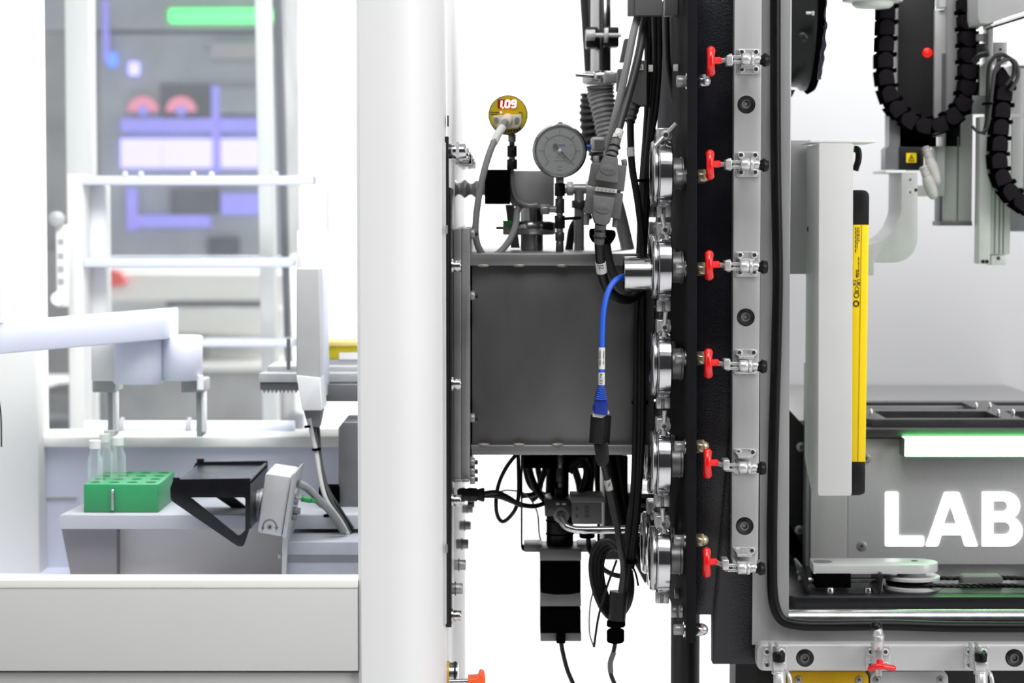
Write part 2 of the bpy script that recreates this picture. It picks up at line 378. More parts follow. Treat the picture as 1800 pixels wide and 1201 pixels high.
mono('door_gasket', 'black rubber hose gasket bent round the corner of the steel frame', 'gasket', G().tube(gk, 9.5, 12, 6), 'rubber')

HOLES = [(1312, 184), (1311, 558), (1309, 925)]
bar = thing('clamp_bar', 'pale upright aluminium bar carrying six red-handled toggle clamps', 'bar', (1311, 985, .05))
g = G().box(1288.5, -60, 1336, 986, .044, .0595, .8); c = G()
for x, y in HOLES: c.cyl((x, y, .02), (x, y, .0575), 16, n=32)
part('bar', g, 'alu', bar, cut=c)
for x, y in HOLES:
    part('washer', G().lathe((x, y, .0575), -YA, [(0, 14), (3, 14), (3, 8)], 24), 'steel_dull', bar)
    b = socket_bolt(bar, (x - 1, y - 1, .054), -YA, 9, 9, 'steel_dull')
    part('recess', G().cyl((x - 1, y - 1, .0535), (x - 1, y - 1, .0492), 4, n=6), 'steel_dull', b)
HB = [(1415, 1157), (1783, 1157)]
bar = thing('clamp_bar', 'pale level aluminium bar below the gasket with toggle clamps at its end and middle', 'bar', (1600, 1180, .05))
g = G().prism(rnd([(1331, 1133), (1900, 1133), (1900, 1180), (1331, 1180)], [14, 0, 0, 14]), .040, .0615, 3); c = G()
for x, y in HB: c.cyl((x, y, .02), (x, y, .057), 16, n=32)
part('bar', g, 'alu_across', bar, cut=c)
for x, y in HB:
    part('washer', G().lathe((x, y, .057), -YA, [(0, 14), (3, 14), (3, 8)], 24), 'steel_dull', bar)
    b = socket_bolt(bar, (x - 1, y - 1, .053), -YA, 9, 9, 'steel_dull')
    part('recess', G().cyl((x - 1, y - 1, .0525), (x - 1, y - 1, .048), 4, n=6), 'steel_dull', b)

# ---- boxes below the bar
for nm, x0, x1, m, lab, sc in (('junction_box', 1386, 1527, 'yellow_box', 'yellow box with cross-head corner screws below the level bar', (1403, 1510)), ('junction_box', 1530, 1667, 'alu_bright', 'silver box with cross-head corner screws below the level bar', (1541, 1653))):
    t = thing(nm, lab, 'box', ((x0 + x1) / 2, 1250, .08))
    part('lid', G().prism(rnd([(x0, 1181), (x1, 1181), (x1, 1262), (x0, 1262)], 14), .052, .066, 1.5), m, t)
    part('body', G().prism(rnd([(x0 + 1, 1182), (x1 - 1, 1182), (x1 - 1, 1261), (x0 + 1, 1261)], 14), .0675, .16), m, t)
    for sx in sc: pan_screw(t, (sx, 1195, .052), -YA, 7)

# ---- toggle clamps on the upright bar
TY = [108, 289, 464.6, 636, 811, 984]; ORD = ['topmost', 'second from the top', 'third from the top', 'fourth from the top', 'fifth from the top', 'lowest']
def toggle(y, x, lab):
    t = thing('toggle_clamp', lab, 'clamp', (x, y, .044), 'toggle clamps on the upright bar')
    Yb = .044
    part('base_plate', G().prism(rnd([(x - 21, y - 22), (x + 22, y - 22), (x + 22, y + 22), (x - 21, y + 22)], 5), .0415, .044, .6), 'zinc', t)
    for dx in (-12, 13):
        for dy in (-16, 14): 
            b = socket_bolt(t, (x + dx, y + dy, .0415), -YA, 6.2, 4.5, 'zinc')
    yy = 370 + (y - 370) * 1.021 + 3; q = .004; yh = 370 + (y - 370) * 1.006 + 1.5; ym = (yy + yh) / 2
    g = G().box(x - 12, y - 9, x + 14, y - 5, .002, .0415, .5).box(x - 12, y + 4, x + 14, y + 8, .002, .0415, .5)
    part('bracket', g, 'zinc', t)
    g = G().cyl((x - 12, yy - 1, q), (x + 4, yy - 1, q), 11, n=20, bev=1.5).cyl((x + 4, yy - 1, q), (x + 10, yy - 1, q), 13, n=6, bev=1).cyl((x + 10, yy - 1, q), (x + 22, yy - 1, q), 8, n=16, bev=1)
    part('plunger_guide', g, 'zinc', t)
    part('rubber_tip', G().lathe((x + 20, yy, q), X, [(0, 8), (4, 9), (8, 12.5), (16, 10.5), (17, 9)], 16), 'rubber', t)
    g = G().box(x - 38, ym - 10, x - 27, ym + 8, -.001, .020, 1.5).box(x - 29, yy - 8, x - 10, yy - 3, .005, .010, .8).box(x - 29, yy + 1, x - 10, yy + 6, .005, .010, .8)
    part('linkage', g, 'zinc', t)
    part('pivot', G().cyl((x - 32, ym - 12, .013), (x - 32, ym + 10, .013), 3.5, n=12), 'zinc', t)
    part('rod', G().cyl((x - 52, yh - 1, .005), (x - 37, ym - 1, .014), 4.5, n=12), 'zinc', t)
    g = G().tube([(x - 66, yh - 19, .002), (x - 66, yh - 8, -.002), (x - 66, yh + 8, -.002), (x - 66, yh + 19, .003)], 8, 14, 5, prof=lambda u: 8 - 1.4 * math.sin(math.pi * u))
    g.sph((x - 66, yh - 19, .002), 8).sph((x - 66, yh + 19, .003), 8).cyl((x - 66, yh - 1, -.002), (x - 51, yh - 1.5, .0045), 6.5, n=14)
    part('handle', g, 'red_plastic', t)
for i, y in enumerate(TY):
    toggle(y, 1315.5 - i * 1.45, f'red-handled toggle clamp on the upright pale bar, {ORD[i]} of its six')

# ---- toggles on the level bar
def toggle_open(x, lab, handle):
    t = thing('toggle_clamp', lab, 'clamp', (x, 1157, .040), 'toggle clamps on the level bar')
    part('base_plate', G().prism(rnd([(x - 22, 1136), (x + 22, 1136), (x + 22, 1179), (x - 22, 1179)], 6), .0375, .040, .6), 'zinc', t)
    for dx in (-14, 12):
        for dy in (-11, 12): socket_bolt(t, (x + dx, 1157 + dy, .0375), -YA, 6.2, 4.5, 'zinc')
    part('bracket', G().box(x - 7, 1137, x - 4, 1178, .016, .0375, .5).box(x + 4, 1137, x + 8, 1178, .016, .0375, .5), 'zinc', t)
    if handle:
        part('linkage', G().box(x - 6, 1142, x + 7, 1176, .014, .020, 1).cyl((x, 1172, .012), (x + 1, 1188, .012), 6, n=12), 'zinc', t)
        g = G().cyl((x - 1, 1142, .014), (x + 1, 1116, .012), 9, 10, n=16, bev=2).cyl((x, 1120, .012), (x - 2, 1103, .014), 10.5, 8, n=6, bev=1.5)
        part('plunger_guide', g, 'zinc', t)
        part('rubber_tip', G().lathe((x - 3, 1107, .014), Vector((-.1, 0, 1)), [(0, 7), (4, 11), (12, 9), (14, 6)], 16), 'rubber', t)
        g = G().tube([(x - 14, 1176, .004), (x - 4, 1172, .001), (x + 8, 1172, .001), (x + 26, 1175, .004)], 5.5, 12, 5).sph((x - 14, 1176, .004), 5.5).sph((x + 26, 1175, .004), 5.5).cyl((x + 2, 1163, .008), (x + 3, 1173, .003), 6, n=12)
        part('handle', g, 'red_plastic', t, 'red handle hanging down')
    else:
        part('linkage', G().box(x - 2, 1158, x + 16, 1182, .006, .012, 1.5).cyl((x + 7, 1180, .009), (x + 7, 1186, .009), 13, n=6, bev=1), 'zinc', t)
        part('plunger_guide', G().cyl((x + 8, 1184, .008), (x + 9, 1240, .004), 11, n=18, bev=1), 'zinc', t)
        part('rubber_tip', G().lathe((x + 7, 1164, .008), Vector((0, 0, 1)), [(0, 8), (1, 10.5), (14, 11.5), (17, 10)], 16), 'rubber', t)
        g = G().tube([(x + 18, 1180, .02), (x + 26, 1192, .012), (x + 30, 1240, .01)], 4, 10, 4)
        part('rod', g, 'zinc', t)
toggle_open(1362, 'toggle clamp with black tip at the left rounded end of the level bar', False)
toggle_open(1544, 'toggle clamp with red handle pointing down, in the middle of the level bar', True)
toggle_open(1717, 'toggle clamp with black tip on the level bar below the alloy pulley and rope', False)

# ================================================================ upright flange plate with ports
pl = thing('port_plate', 'thick dark steel plate seen edge-on with a row of ports and acorn nuts', 'plate', (1217, 1131, .2))
part('plate', G().prism(rnd([(1209, -60), (1226, -60), (1223.5, 1131), (1206.5, 1131)], [0, 0, 3, 5]), 0, .42, 1), 'plate_dark', pl)
NY = [143, 310, 473, 630, 785, 950, 1107]
for i, y in enumerate(NY):
    xo = (600 - y) * .0048; m = 'brass_nickel' if 0 < i < 6 else 'steel_pol'
    b = part('bolt_head', G().cyl((1187 + xo, y, .014), (1204 + xo, y, .014), 10.5, n=6, bev=1), 'steel_dull', pl)
    part('washer', G().cyl((1204 + xo, y, .014), (1208.5 + xo, y, .014), 14, n=20), 'steel_pol', pl)
    n_ = part('acorn_nut', G().lathe((1224 + xo, y, .014), X, [(0, 11), (2, 12.5), (14, 12.5), (15, 10)], 6), m, pl)
    part('dome', G().lathe((1238 + xo, y, .014), X, [(0, 10.5), (4, 9.5), (8, 6), (9.5, 1)], 14), m, n_)
CY = [305, 470, 640, 812, 982]
for i, y in enumerate(CY):
    xo = (600 - y) * .0048
    for Yc in (.052, .152):
        k = .5e-3 / S(Yc); q = P(1181 + xo, y, .052); e = P(1209 + xo, y, .052); q.y = e.y = Yc
        part('port_tube', G().cyl(q, e, 28 * k, n=24), 'steel_dull', pl)
        part('seam_ring', G().cyl(e - X * .007, e - X * .0062, 30 * k, n=24), 'steel_dark', pl)
for y, m in ((1075, 'steel_dull'),):
    g = G().cyl((1180, y, .05), (1192, y, .05), 11, n=16, bev=1).cyl((1194, y, .05), (1207, y, .05), 11, n=16, bev=1)
    part('bolt_head', g, m, pl)
part('bolt_head', G().cyl((1186, 1043, .09), (1198, 1043, .09), 10, n=6, bev=1), 'steel_dark', pl)

def kf_clamp(y, xo, Yc, lab, ang, grp):
    k = (.5e-3 / S(Yc))
    t = thing('flange_clamp', lab, 'clamp', P(1168 + xo, y, .052) + Vector((0, Yc - .052, 0)), grp)
    c0 = P(1165 + xo, y, .052); c0.y = Yc; c0.x -= .0012 if Yc > .1 else 0
    px = .5e-3 * 1.026
    def q(dx, dy, dY): return c0 + Vector((dx * px, dY * px, -dy * px))
    n1 = 32
    # wedge band with chamfered rims
    g = G().lathe(q(-13, 0, 0), X, [(0, 54), (2, 60), (4, 63), (24, 62), (26, 58), (26, 40)], n1, px, closed=False)
    part('band', g, 'chrome', t)
    g = G().lathe(q(-19, 0, 0), X, [(-3, 40), (-3, 54), (0, 57), (3, 58), (6, 57), (6, 30)], n1, px, closed=False)
    part('flange_ring', g, 'steel_pol', t)
    part('end_cap', G().lathe(q(-17, 0, 0), X, [(0, 42), (3, 42)], n1, px), 'steel_dark', t)
    g = G()
    for s in (-1, 1):
        g.obox(q(0, -67, s * 13), (24, 20, 24), (0, 0, 0), 2)
    part('ear', g, 'zinc', t)
    g = G().obox(q(0, 67, -12), (24, 26, 20), (0, 0, 0), 1.5); cc = G().obox(q(-1, 70, -24), (6, 24, 20), (0, 0, 0), 1)
    me = part('hinge', g, 'zinc', t, cut=cc)
    part('hinge_pin', G().cyl(q(-1, 62, -18), q(-1, 77, -18), 2.6, n=10), 'zinc', t)
    part('bolt', G().cyl(q(1, -66, -40), q(1, -66, 16), 4, n=12), 'steel_pol', t)
    part('washer', G().lathe(q(1, -66, -25), -YA, [(0, 12), (2, 12), (2, 8)], 20, px), 'zinc', t)
    w_ = part('wing_nut', G().lathe(q(1, -66, -27), -YA, [(0, 9), (8, 7), (9, 4)], 14, px), 'zinc', t)
    d = Vector((math.sin(ang), 0, math.cos(ang)))
    for s in (-1, 1):
        a = q(1, -66, -32) + d * s * 5 * px; b = q(1, -66, -36) + d * s * 27 * px
        part('wing', G().tube([a, (a + b) / 2, b], 4.2, 10, 3), 'zinc', w_)
angs = [.75, -.22, 0.05, 0.02, -.08]
ro = ['topmost', 'second from the top', 'third from the top', 'fourth from the top', 'lowest']
for i, y in enumerate(CY):
    xo = (600 - y) * .0048
    kf_clamp(y, xo, .052, f'chrome flange clamp with wing nut, {ro[i]} of the front row', angs[i], 'flange clamps in the front row')
for i, y in enumerate(CY):
    xo = (600 - y) * .0048
    kf_clamp(y, xo, .152, f'chrome flange clamp behind the front row, {ro[i]} of the rear row', -angs[i] * .5, 'flange clamps in the rear row')
t = thing('port_stub', 'polished steel tube stub that the blue cable enters', 'tube', (1128, 512, .052))
a, b = P(1096, 482, .052), P(1150, 482, .052)
part('sleeve', G().lathe(a, b - a, [(0, 27), (0, 29), (1.5, 31), (54, 31), (58, 40), (60, 40)], 32, closed=False), 'chrome', t)
part('bore', G().lathe(a + X * .003, X, [(0, 28), (1, 28)], 24), 'black_matt', t)

# ================================================================ inside the chamber
# ---- round black drum
t = thing('drum_housing', 'round black drum at the top of the chamber with crumpled foil rim', 'housing', (1410, 160, .35))
Cd = P(1371, 0, .35)
k = S(.35)
part('drum', G().lathe(Cd - X * 20 * k, X, [(0, 150), (52, 152), (58, 158), (66, 158)], 48, k), 'black_plastic', t)
part('rim', G().lathe(Cd + X * 46 * k, X, [(0, 160), (4, 164), (14, 158), (16, 130)], 48, k), 'black_matt', t)
for a0, r in ((1.05, 6), (.55, 7)):
    p = Cd + Vector((24 * k, -math.sin(a0 + .2) * 152 * k, -math.cos(a0 + .2) * 0)) 
part('port_plug', G().cyl((1410, 66, .265), (1410, 66, .25), 10, n=20, bev=2), 'black_anod', t)
part('screw', G().cyl((1417, 23, .262), (1428, 23, .262), 3, n=10).cyl((1427, 23, .262), (1431, 23, .262), 6, n=6), 'alu_bright', t)
random.seed(3)
for j in range(3):
    pts = [(1452 - j * 2 + random.uniform(-2.5, 2.5) - max(0, (y - 60)) * .13, y, .255 + .004 * j) for y in range(-40, 150, 12)]
    part('foil_edge', G().tube(pts, 1.6, 5, 3), 'foil', t)
part('foot', G().prism([(1386, 158), (1398, 158), (1392, 170), (1386, 168)], .3, .34), 'black_plastic', t)

# ---- dome lamp
t = thing('dome_lamp', 'white round dome lamp at the top edge of the lit chamber', 'lamp', (1534, 12, .4))
part('shade', G().lathe(P(1534, -60, .4), -Z, [(0, 40), (20, 50), (56, 54), (62, 52), (63, 38)], 40), 'white_lamp', t)
part('diffuser', G().lathe(P(1534, -1, .4), -Z, [(0, 38), (10, 36), (15, 30), (16, 10)], 32), 'white_lamp', t)

# ---- vertical axis with black plate
t = thing('vertical_axis', 'black upright axis plate with red indicator beside pale rails', 'axis', (1640, 395, .45))
part('axis_plate', G().box(1579, -60, 1643, 210, .46, .47, .5), 'zplate_black', t)
part('edge_strip', G().box(1572, -60, 1579, 190, .462, .475), 'alu_bright', t)
l_ = part('indicator', G().lathe((1630, 93, .46), -YA, [(0, 8.5), (2, 8.5), (3.5, 6)], 20), 'led_red', t, 'red indicator lamp')
part('lens', G().sph((1630, 93, .4575), 3), 'orange_plastic', l_)
part('rail', G().box(1643, 17, 1662, 240, .452, .475, .5), 'alu_bright', t)
part('rail_slot', G().box(1655, 94, 1662, 205, .4515, .453), 'alu_dark', t)
part('rail', G().box(1662, -60, 1690, 258, .455, .48, .5), 'alu', t)
part('carriage', G().box(1652, -60, 1663, 13, .445, .47, .5), 'white_paint', t)
part('lower_plate', G().prism([(1574, 205), (1646, 205), (1646, 258), (1582, 258), (1574, 215)], .463, .475), 'black_matt', t)
part('profile', G().box(1661, 200, 1709, 395, .455, .50, .6), 'alu', t)
part('profile_groove', G().box(1682, 240, 1685, 390, .4545, .456), 'alu_dark', t)
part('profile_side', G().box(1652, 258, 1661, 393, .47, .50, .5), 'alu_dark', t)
part('end_cap', G().box(1653, 389, 1709, 397, .453, .50, .5), 'alu_dark', t)

# ---- sensor block, plugs, bracket
t = thing('sensor_block', 'black sensor block with yellow warning label above the hooked bracket', 'sensor', (1595, 300, .43))
part('block', G().box(1581, 258, 1624, 299, .43, .46, 1), 'black_plastic', t)
part('mount', G().prism([(1563, 200), (1582, 200), (1582, 298), (1556, 298), (1556, 262), (1563, 256)], .432, .46), 'alu_dark', t)
lb = part('warning_label', G().box(1593, 269, 1611, 286, .4293, .4302), 'yellow_paint', t, 'yellow warning label')
g = G().tube([(1597, 283, .429), (1602, 272, .429), (1607, 283, .429), (1597, 283, .429)], 1, 4, 1).tube([(1602, 275.5, .429), (1602, 281, .429)], 1, 4, 1)
part('warning_symbol', g, 'ink', lb)
for i, (p, q, lab) in enumerate((((1627, 258, .42), (1645, 318, .41), 'pale grey cable plug hanging beside the sensor block, the upper one'), ((1622, 292, .40), (1640, 342, .40), 'pale grey cable plug hanging beside the sensor block, the lower one'))):
    t = thing('cable_plug', lab, 'plug', q)
    pa, pb = V(p), V(q); m_ = pa.lerp(pb, .35)
    part('collar', G().cyl(pa, m_, 6, 8, n=14, bev=1), 'cable_light', t)
    part('body', G().tube([m_, pa.lerp(pb, .6), pb], 10, 14, 4, prof=lambda u: 8 + 3 * math.sin(u * 2.6)).sph(pb, 9), 'cable_light', t)
    g = G()
    for j in range(3):
        c0 = pa.lerp(pb, .06 + .09 * j); g.torus(c0, pb - pa, 7.0, 1.2, 16, 6)
    part('grip_ring', g, 'cable_light', t)
t = thing('hook_bracket', 'pale grey hooked bracket plate with two countersunk screws', 'bracket', (1570, 480, .35))
o_ = [(1585, 303), (1613, 303), (1613, 425), (1606, 445), (1590, 458), (1572, 462), (1536, 462), (1536, 484), (1500, 484), (1500, 431), (1530, 430), (1553, 422), (1572, 404), (1584, 375)]
part('plate', G().prism(rnd(o_, [1, 1, 8, 8, 8, 8, 1, 1, 0, 0, 8, 10, 10, 10]), .33, .41, .6), 'alu', t)
part('cap_strip', G().box(1556, 299, 1592, 304, .33, .41, .5), 'white_paint', t)
for y in (316, 338): 
    s_ = part('screw', G().lathe((1600, y, .3302), -YA, [(0, 6.5), (.8, 6)], 18), 'alu_bright', t)
    part('recess', G().cyl((1600, y, .3298), (1600, y, .3292), 2.5, n=6), 'alu_dark', s_)
part('hole', G().cyl((1610, 334, .3305), (1610, 334, .3296), 3, n=14), 'ink', t)
t = thing('carriage_block', 'pale block clamped to the upright profile beside the plugs', 'block', (1636, 345, .44))
part('plate', G().box(1646, 257, 1661, 345, .44, .47, .6), 'alu', t)
part('clamp_jaw', G().box(1613, 326, 1660, 345, .442, .468, .6), 'alu_bright', t)

# ---- second axis
t = thing('second_axis', 'pale slotted profile with end screws right of the first axis', 'axis', (1745, 466, .42))
part('side_plate', G().box(1722, 205, 1742, 464, .405, .43, .6), 'alu_bright', t)
part('profile', G().box(1742, 150, 1777, 447, .41, .45, .6), 'alu', t)
for x in (1748, 1756, 1763): part('profile_groove', G().box(x, 300, x + 2.4, 446, .4095, .411), 'alu_dark', t)
part('end_block', G().box(1742, 446, 1768, 466, .412, .44, .6), 'alu_bright', t)
part('hole', G().cyl((1755, 454, .4125), (1755, 454, .4112), 3, n=12), 'ink', t)
for x in (1728, 1735): part('screw', G().cyl((x, 460, .405), (x, 460, .4035), 3.2, n=10), 'black_plastic', t)
for y in (248, 315): part('pin', G().cyl((1719, y, .42), (1723, y, .42), 2, n=8), 'black_plastic', t)
part('upper_post', G().box(1737, 38, 1746, 160, .40, .43, .5), 'alu_bright', t)
part('cross_piece', G().box(1719, 59, 1738, 71, .405, .43, .5), 'alu', t)
b_ = part('top_block', G().box(1747, 74, 1771, 112, .40, .43, .6), 'alu_bright', t); part('hole', G().cyl((1759, 87, .4005), (1759, 87, .399), 2.2, n=10), 'ink', b_)
part('gusset', G().prism([(1723, 120), (1738, 100), (1740, 168), (1722, 168)], .415, .43), 'alu', t)
part('cross_piece', G().box(1709, 168, 1738, 200, .415, .43, .5), 'alu_dark', t)
t = thing('third_axis', 'grey upright profile at the right edge behind the second drag chain', 'axis', (1790, 408, .5))
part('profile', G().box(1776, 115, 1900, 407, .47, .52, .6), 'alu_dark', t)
part('profile_face', G().box(1779, 120, 1800, 330, .468, .475, .5), 'alu', t)
part('cross_band', G().box(1776, 200, 1800, 206, .4675, .47), 'alu_bright', t)
t = thing('gantry_beam', 'pale overhead gantry beam slanting up at the top right corner', 'beam', (1770, 40, .36))
part('beam', G().prism([(1719, -60), (1960, -60), (1960, -34), (1800, 19), (1738, 42), (1722, 41), (1719, 30)], .36, .44, .8), 'alu', t)
part('strip', G().prism([(1741, 43), (1960, -30), (1960, -20), (1744, 46)], .358, .40), 'white_paint', t)
part('seal', G().prism([(1746, 46), (1960, -24), (1960, -17), (1746, 49)], .357, .39), 'black_plastic', t)

# ---- drag chains
def chain(name, lab, cs, Y0, Y1, first_tri=False):
    t = thing(name, lab, 'cable chain', (*cs[len(cs) // 2], Y0))
    n = len(cs)
    for i in range(n):
        a = Vector(cs[max(i - 1, 0)]); b = Vector(cs[min(i + 1, n - 1)]); d = (b - a).normalized(); nr = Vector((-d.y, d.x)); c = Vector(cs[i])
        L, Wd = 14.2, 13.3
        pts = []
        for j in range(9):
            th = math.pi * j / 8; pts.append(tuple(c - d * (L - 12) + (-d * math.sin(th) * 12.5 + nr * math.cos(th) * Wd)))
        pts += [tuple(c + d * 12.2 - nr * Wd), tuple(c + d * 12.2 + nr * Wd)]
        l_ = part('chain_link', G().prism(pts, Y0, Y1, .6), 'chain_black', t)
        pt = [tuple(c + d * u * 15 + nr * v_) for u, v_ in ((-1, -Wd + 1.5), (1.25, -Wd + 1.5), (1.25, Wd - 1.5), (-1, Wd - 1.5))]
        part('inner_link', G().prism(pt, Y0 + .004, Y1 - .002), 'black_matt', l_)
        q = c - d * 5
        part('hinge_boss', G().lathe((q.x, q.y, Y0), -YA, [(0, 5), (.5, 4.6), (.5, 1)], 16), 'chain_black', l_)
        o2 = c + nr * (Wd + 2.2)
        part('crossbar', G().prism([tuple(o2 + d * u + nr * v_) for u, v_ in ((-13, -1.2), (13, -1.2), (13, 1.2), (-13, 1.2))], Y0 + .004, Y1), 'black_matt', l_)
        o3 = c - d * 11 - nr * (Wd + 2.5)
        part('inner_stop', G().prism([tuple(o3 + d * u + nr * v_) for u, v_ in ((-3.5, -3), (3.5, -3), (3.5, 3), (-3.5, 3))], Y0 + .006, Y1), 'black_matt', l_)
    return t
chain('drag_chain', 'black drag chain hanging in a U in front of the axis plate', [(1561, -8), (1561, 20), (1560, 48), (1559, 77), (1558, 106), (1559, 136), (1565, 165), (1578, 191), (1599, 211), (1625, 221), (1653, 219), (1678, 205), (1696, 182), (1703, 154), (1705, 125), (1705, 96), (1705, 67), (1704, 38), (1703, 9), (1703, -20)], .415, .445)
c2 = chain('drag_chain', 'black drag chain curving out of frame at the right edge', [(1767, 164), (1764, 194), (1761, 224), (1759, 253), (1758, 283), (1764, 312), (1778, 337), (1797, 355), (1820, 366), (1846, 370)], .375, .402)
part('end_bracket', G().prism([(1757, 118), (1764, 117), (1781, 143), (1781, 152), (1755, 152)], .378, .40, .8), 'chain_black', c2)
g = lambda pts, r: G().tube(pts, r, 9, 6)
t = thing('cable_bundle', 'looped black cables above the second drag chain', 'cables', (1750, 230, .38))
part('cable', g([(1768, 150, .37), (1782, 130, .37), (1781, 110, .37), (1765, 97, .37), (1748, 100, .37), (1738, 120, .37), (1736, 170, .372), (1734, 215, .375), (1729, 236, .38)], 3.6), 'cable_black', t)
part('cable', g([(1776, 160, .372), (1789, 135, .372), (1786, 112, .372), (1772, 104, .37), (1756, 112, .37), (1748, 128, .37), (1743, 165, .37), (1738, 210, .374), (1733, 230, .38)], 3.6), 'cable_dark', t)
part('cable', g([(1735, 225, .376), (1726, 233, .376), (1716, 230, .378), (1709, 222, .38)], 2.6), 'cable_black', t)
part('cable', g([(1738, 94, .38), (1722, 98, .385), (1712, 110, .39)], 5.5), 'cable_black', t)
part('cable', g([(1748, 128, .372), (1755, 118, .374), (1756, 98, .38)], 4), 'cable_black', t)
part('tie', G().box(1731, 180, 1744, 184, .366, .38, .5), 'black_matt', t)
part('plug', G().box(1720, 76, 1737, 96, .388, .40, 2), 'black_plastic', t)
for y, r in ((100, 6), (150, 5), (190, 5)): pass

# ---- light curtain and its white housing
t = thing('curtain_housing', 'tall white folded housing in front of the yellow light curtain', 'housing', (1460, 872, .12))
part('front_face', G().prism(rnd([(1440, 252), (1500, 252), (1497, 872), (1438, 872)], [2, 5, 5, 5]), .10, .103, .8), 'curtain_white', t)
# left face with a chamfered lower rear corner, built in the depth direction
a = P(1441, 252, .10); b = P(1439, 872, .10); zt, zb = a.z, b.z
bm_ = G(); pr = [(.101, zt), (.205, zt), (.205, zb + .024), (.103 + .055, zb), (.101, zb)]
xs = (b.x + .0003, b.x + .0027); va = [bm_.bm.verts.new((xs[0], y, z)) for y, z in pr]; vb = [bm_.bm.verts.new((xs[1], y, z)) for y, z in pr]
bm_.bm.faces.new(va); bm_.bm.faces.new(vb[::-1])
for i in range(5): bm_.bm.faces.new((va[i], vb[i], vb[(i + 1) % 5], va[(i + 1) % 5]))
sf = part('side_face', bm_, 'curtain_white', t)
part('rear_face', G().box(1388, 247, 1421, 482, .206, .209), 'interior_grey', t)
part('top_plate', G().prism([(1424, 246), (1541, 246), (1541, 250.5), (1424, 250.5)], .12, .20, .4), 'white_paint', t)
for y in (403, 695): pan_screw(t, (1424.5, y, .19), Vector((-1, 0, 0)), 9)
for y in (350, 834): part('clip', G().box(1438, y - 8, 1446, y + 8, .125, .135, 1), 'white_lamp', t)
t = thing('light_curtain', 'yellow safety light curtain bar with black end caps', 'sensor bar', (1512, 870, .13))
part('body', G().prism([(1500, 394), (1527.5, 394), (1521.5, 813), (1494, 813)], .125, .155, 1.5), 'yellow_paint', t)
part('end_cap', G().prism(rnd([(1500, 334), (1528.3, 334), (1527.5, 395), (1500, 395)], [3, 13, 0, 0]), .1245, .156, 1), 'black_plastic', t)
part('end_cap', G().prism(rnd([(1494, 812), (1521.5, 812), (1520.5, 868), (1510, 871), (1494, 871)], [0, 0, 5, 2, 0]), .1245, .156, 1), 'black_plastic', t)
part('groove', G().prism([(1514.5, 396), (1515.5, 396), (1509, 812), (1508, 812)], .1243, .126), 'yellow_box', t)
part('top_cable', G().tube([(1501, 262, .15), (1508, 264, .15), (1509, 280, .15), (1503, 300, .15)], 6, 10, 5), 'rubber', t)
RR = math.pi / 2
text('UK', (1508.5, 497, .1246), 6.5, 'ink', t, RR, 'print'); text('CA', (1502, 497, .1246), 5.5, 'ink', t, RR, 'print'); text('CE', (1506, 509, .1246), 7, 'ink', t, RR, 'print')
part('print', G().torus((1505.5, 519, .1246), YA, 4.2, .7, 20, 4).torus((1505, 534, .1246), YA, 4.6, 1.1, 20, 4), 'ink', t)
random.seed(5)
gg = G()
for x, y0, y1 in ((1503.6, 400, 445), (1506.4, 400, 438), (1509.4, 400, 426), (1509, 452, 486), (1505, 474, 488), (1507, 476, 488)):
    y = y0
    while y < y1:
        l = random.uniform(2, 7); gg.box(x, y, x + 1.3, min(y + l, y1), .1245, .126); y += l + 1.6
part('fine_print', gg, 'ink', t)

# ---- glowing box with the word
lb = thing('lit_box', 'grey metal box with glowing green strip and big white LAB letters', 'box', (1650, 992, .35))
part('front_panel', G().box(1491, 771, 1960, 993, .30, .306, .6), 'lab_panel', lb)
part('corner_post', G().box(1426, 640, 1490, 1000, .285, .31, .8), 'alu', lb)
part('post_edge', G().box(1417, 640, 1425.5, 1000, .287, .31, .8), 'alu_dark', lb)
part('side_panel', G().prism([(1370, 702), (1376, 708), (1430, 768), (1430, 1012), (1370, 1012)], .315, .32), 'black_anod', lb)
part('side_panel', G().prism([(1370, 960), (1370, 895), (1432, 992), (1432, 1004)], .314, .33), 'black_matt', lb)
for x, y in ((1408, 786), (1405, 932)): pan_screw(lb, (x, y, .315), -YA, 9)
for x, y in ((1515, 960), (1522, 806)):
    s_ = part('screw', G().lathe((x, y, .30), -YA, [(0, 9), (2, 8.4), (3, 6)], 20), 'steel_dull', lb); part('recess', G().cyl((x, y, .2987), (x, y, .298), 3, n=6), 'ink', s_)
part('light_strip', G().box(1591, 770.5, 1960, 802, .273, .304, .3), 'green_bar', lb, 'glowing green-white strip')
part('strip_baffle', G().box(1591, 802.2, 1960, 803.4, .2725, .304), 'white_paint', lb); part('strip_end_baffle', G().box(1589.4, 771, 1590.8, 803.4, .2725, .304), 'alu_dark', lb)  # added baffles that block the strip's glow below and at its left end
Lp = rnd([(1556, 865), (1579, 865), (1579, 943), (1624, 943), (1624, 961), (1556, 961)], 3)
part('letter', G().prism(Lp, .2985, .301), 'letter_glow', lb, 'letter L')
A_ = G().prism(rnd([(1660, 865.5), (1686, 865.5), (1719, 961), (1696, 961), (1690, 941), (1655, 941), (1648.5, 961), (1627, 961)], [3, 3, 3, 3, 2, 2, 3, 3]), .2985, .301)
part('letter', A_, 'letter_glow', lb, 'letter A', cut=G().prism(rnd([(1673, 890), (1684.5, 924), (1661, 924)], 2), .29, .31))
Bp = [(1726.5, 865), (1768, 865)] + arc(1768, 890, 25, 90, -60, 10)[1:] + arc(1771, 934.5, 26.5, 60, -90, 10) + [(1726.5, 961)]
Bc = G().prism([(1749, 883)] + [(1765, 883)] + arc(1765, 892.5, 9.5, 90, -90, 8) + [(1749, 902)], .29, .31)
Bc.prism([(1749, 920), (1768, 920)] + arc(1768, 931.5, 11.5, 90, -90, 8) + [(1749, 943)], .29, .31)
